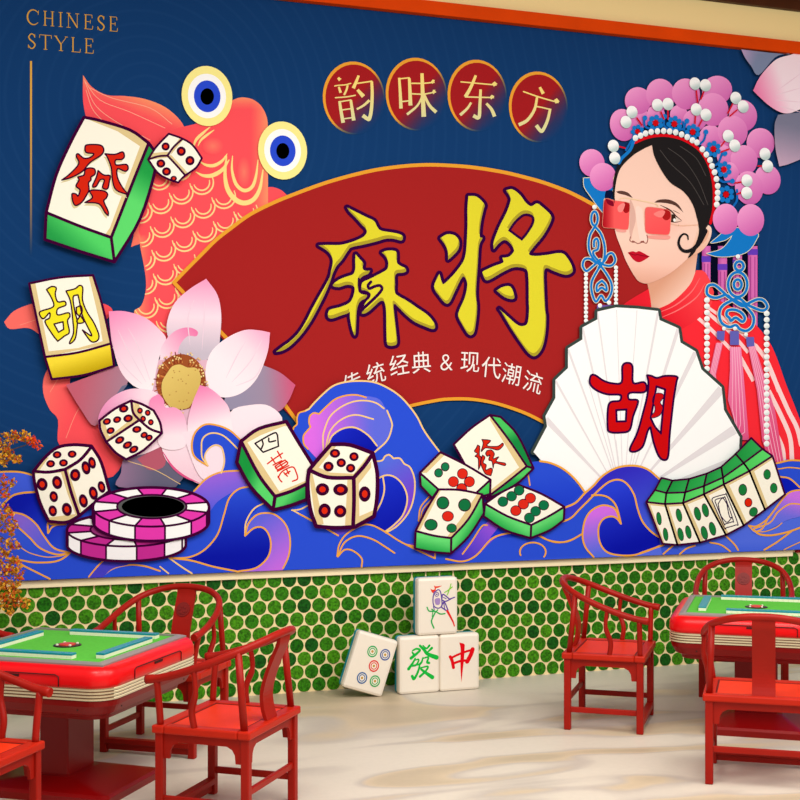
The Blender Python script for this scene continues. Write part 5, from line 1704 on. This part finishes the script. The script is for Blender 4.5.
YF = -0.36
xb = on_wall(419.8, 694.5, -YF).x
giant((xb, YF, 0), 0, 'giant white mahjong tile with a green character standing on the floor', g_fa)
giant((xb + GW + 0.002, YF, 0), 0, 'giant white mahjong tile with a red character standing on the floor', g_zhong)
xt = on_wall(438.2, 640, -YF).x
giant((xt, YF, GH + 0.001), 0, 'giant white mahjong tile with a bird, on top of two others', g_bird)
roll = math.radians(18.2)
br = Vector((xb - GW / 2 - 0.148, YF - 0.012, 0.001))
o = giant(br - Matrix.Rotation(roll, 3, 'Y') @ Vector((GW / 2 - 0.008, 0, 0.006)), roll, 'giant white mahjong tile with five ringed dots, tilted on one corner', g_dots)

# ---- autumn shrub reaching into the frame
plant = empty('autumn_shrub', ground(-2.95, 9.05), 0, 'autumn shrub with orange and yellow leaves beside the mural edge', 'plant')
PB_ = plant.location.copy()


def leafpt(x, y, z):
    """Photo pixel to a point at camera distance z, relative to the plant."""
    return CAM + ray(x, y) * z - PB_


rl = random.Random(11)
blobs = [(5, 440, 8), (12, 437, 7), (20, 437, 6), (27, 438, 5), (32, 440, 5), (37, 445, 5), (24, 432, 3), (2, 452, 9), (8, 453, 7), (14, 458, 5), (19, 459, 4), (3, 462, 5), (3, 481, 6), (8, 486, 5), (14, 482, 3), (2, 493, 5), (6, 495, 3),
         (3, 510, 8), (8, 515, 6), (5, 525, 8), (14, 524, 5), (10, 532, 5), (4, 545, 9), (12, 544, 6), (18, 546, 3), (5, 560, 10), (12, 565, 10), (20, 571, 5), (8, 578, 12), (16, 580, 7), (5, 590, 11), (14, 593, 7), (6, 601, 9), (19, 602, 6), (26, 602, 4), (25, 606, 3), (10, 612, 4)]
blobs += [(-24 + rl.uniform(-8, 8), 425 + 7 * i, rl.uniform(8, 16)) for i in range(28)]
V = []; F = []; cc = []
for bx_, by_, br_ in blobs:
    for k in range(int(br_ * br_ * 0.75) + 6):
        an = rl.uniform(0, 2 * PI); q = br_ * math.sqrt(rl.random())
        zz = 8.95 + rl.uniform(-1, 1) * br_ * 0.006
        c = leafpt(bx_ + q * math.cos(an), by_ + q * math.sin(an), zz)
        L = rl.uniform(0.008, 0.016); wd = L * rl.uniform(0.5, 0.8)
        R = Matrix.Rotation(rl.uniform(0, 2 * PI), 3, 'Y') @ Matrix.Rotation(rl.uniform(-0.9, 0.9), 3, 'X') @ Matrix.Rotation(rl.uniform(-0.9, 0.9), 3, 'Z')
        o_ = len(V)
        for p in ((0, 0, -L), (wd, 0.002, -0.1 * L), (0, -0.004, L), (-wd, 0.002, -0.1 * L)):
            V.append(tuple(c + R @ Vector(p)))
        F.append((o_, o_ + 1, o_ + 2)); F.append((o_, o_ + 2, o_ + 3))
        red = 1 if (bx_ > 24 and by_ < 450) else 0
        col = rl.choice([(236, 92, 18), (226, 60, 16), (240, 76, 24)]) if red and bx_ > 28 else rl.choice([(214, 138, 20), (226, 160, 30), (190, 80, 14), (206, 110, 16), (160, 100, 16), (232, 180, 50), (214, 70, 14), (150, 110, 24)])
        cc += [tuple(v * ALB for v in lin(col))] * 4
me = bpy.data.meshes.new('foliage'); me.from_pydata(V, [], F)
at = me.color_attributes.new('ink', 'FLOAT_COLOR', 'POINT'); at.data.foreach_set('color', np.array([(*c, 1) for c in cc], 'f').ravel())
me.materials.append(attr_mat('autumn_leaf', 0.6, 0.2)); me.update()
link('foliage', me, plant)
BARK = mat('brown_bark', (92, 62, 40), 0.8, noise=0.3, nscale=30, bump=0.4)
bm = bmesh.new()
root = Vector((0, 0, 0.02))
tube(bm, spline([root, leafpt(-48, 600, 8.97), leafpt(-34, 520, 8.95), leafpt(-22, 430, 8.95)], 5), [0.022] * 6 + [0.016] * 5 + [0.008] * 5, 8)
obj('stem', bm, BARK, plant)
for a_, b2, c2 in (((-31, 500), (-8, 460), (34, 442)), ((-27, 460), (-12, 450), (12, 455)), ((-36, 535), (-15, 500), (10, 486)), ((-38, 550), (-15, 530), (14, 545)), ((-42, 575), (-15, 575), (18, 570)), ((-46, 595), (-15, 600), (25, 603))):
    bm = bmesh.new()
    tube(bm, spline([leafpt(*a_, 8.955), leafpt(*b2, 8.95), leafpt(*c2, 8.95)], 4), [0.008, 0.007, 0.006, 0.006, 0.005, 0.004, 0.003, 0.003, 0.002], 6)
    obj('twig', bm, BARK, plant)
bm = bmesh.new()
loft(bm, [[(rr * math.cos(2 * PI * k / 24), rr * math.sin(2 * PI * k / 24), z) for k in range(24)] for rr, z in ((0.10, 0.0), (0.14, 0.24), (0.15, 0.26), (0.13, 0.26), (0.12, 0.22))])
obj('pot', bm, mat('clay_pot', (150, 84, 56), 0.7), plant)
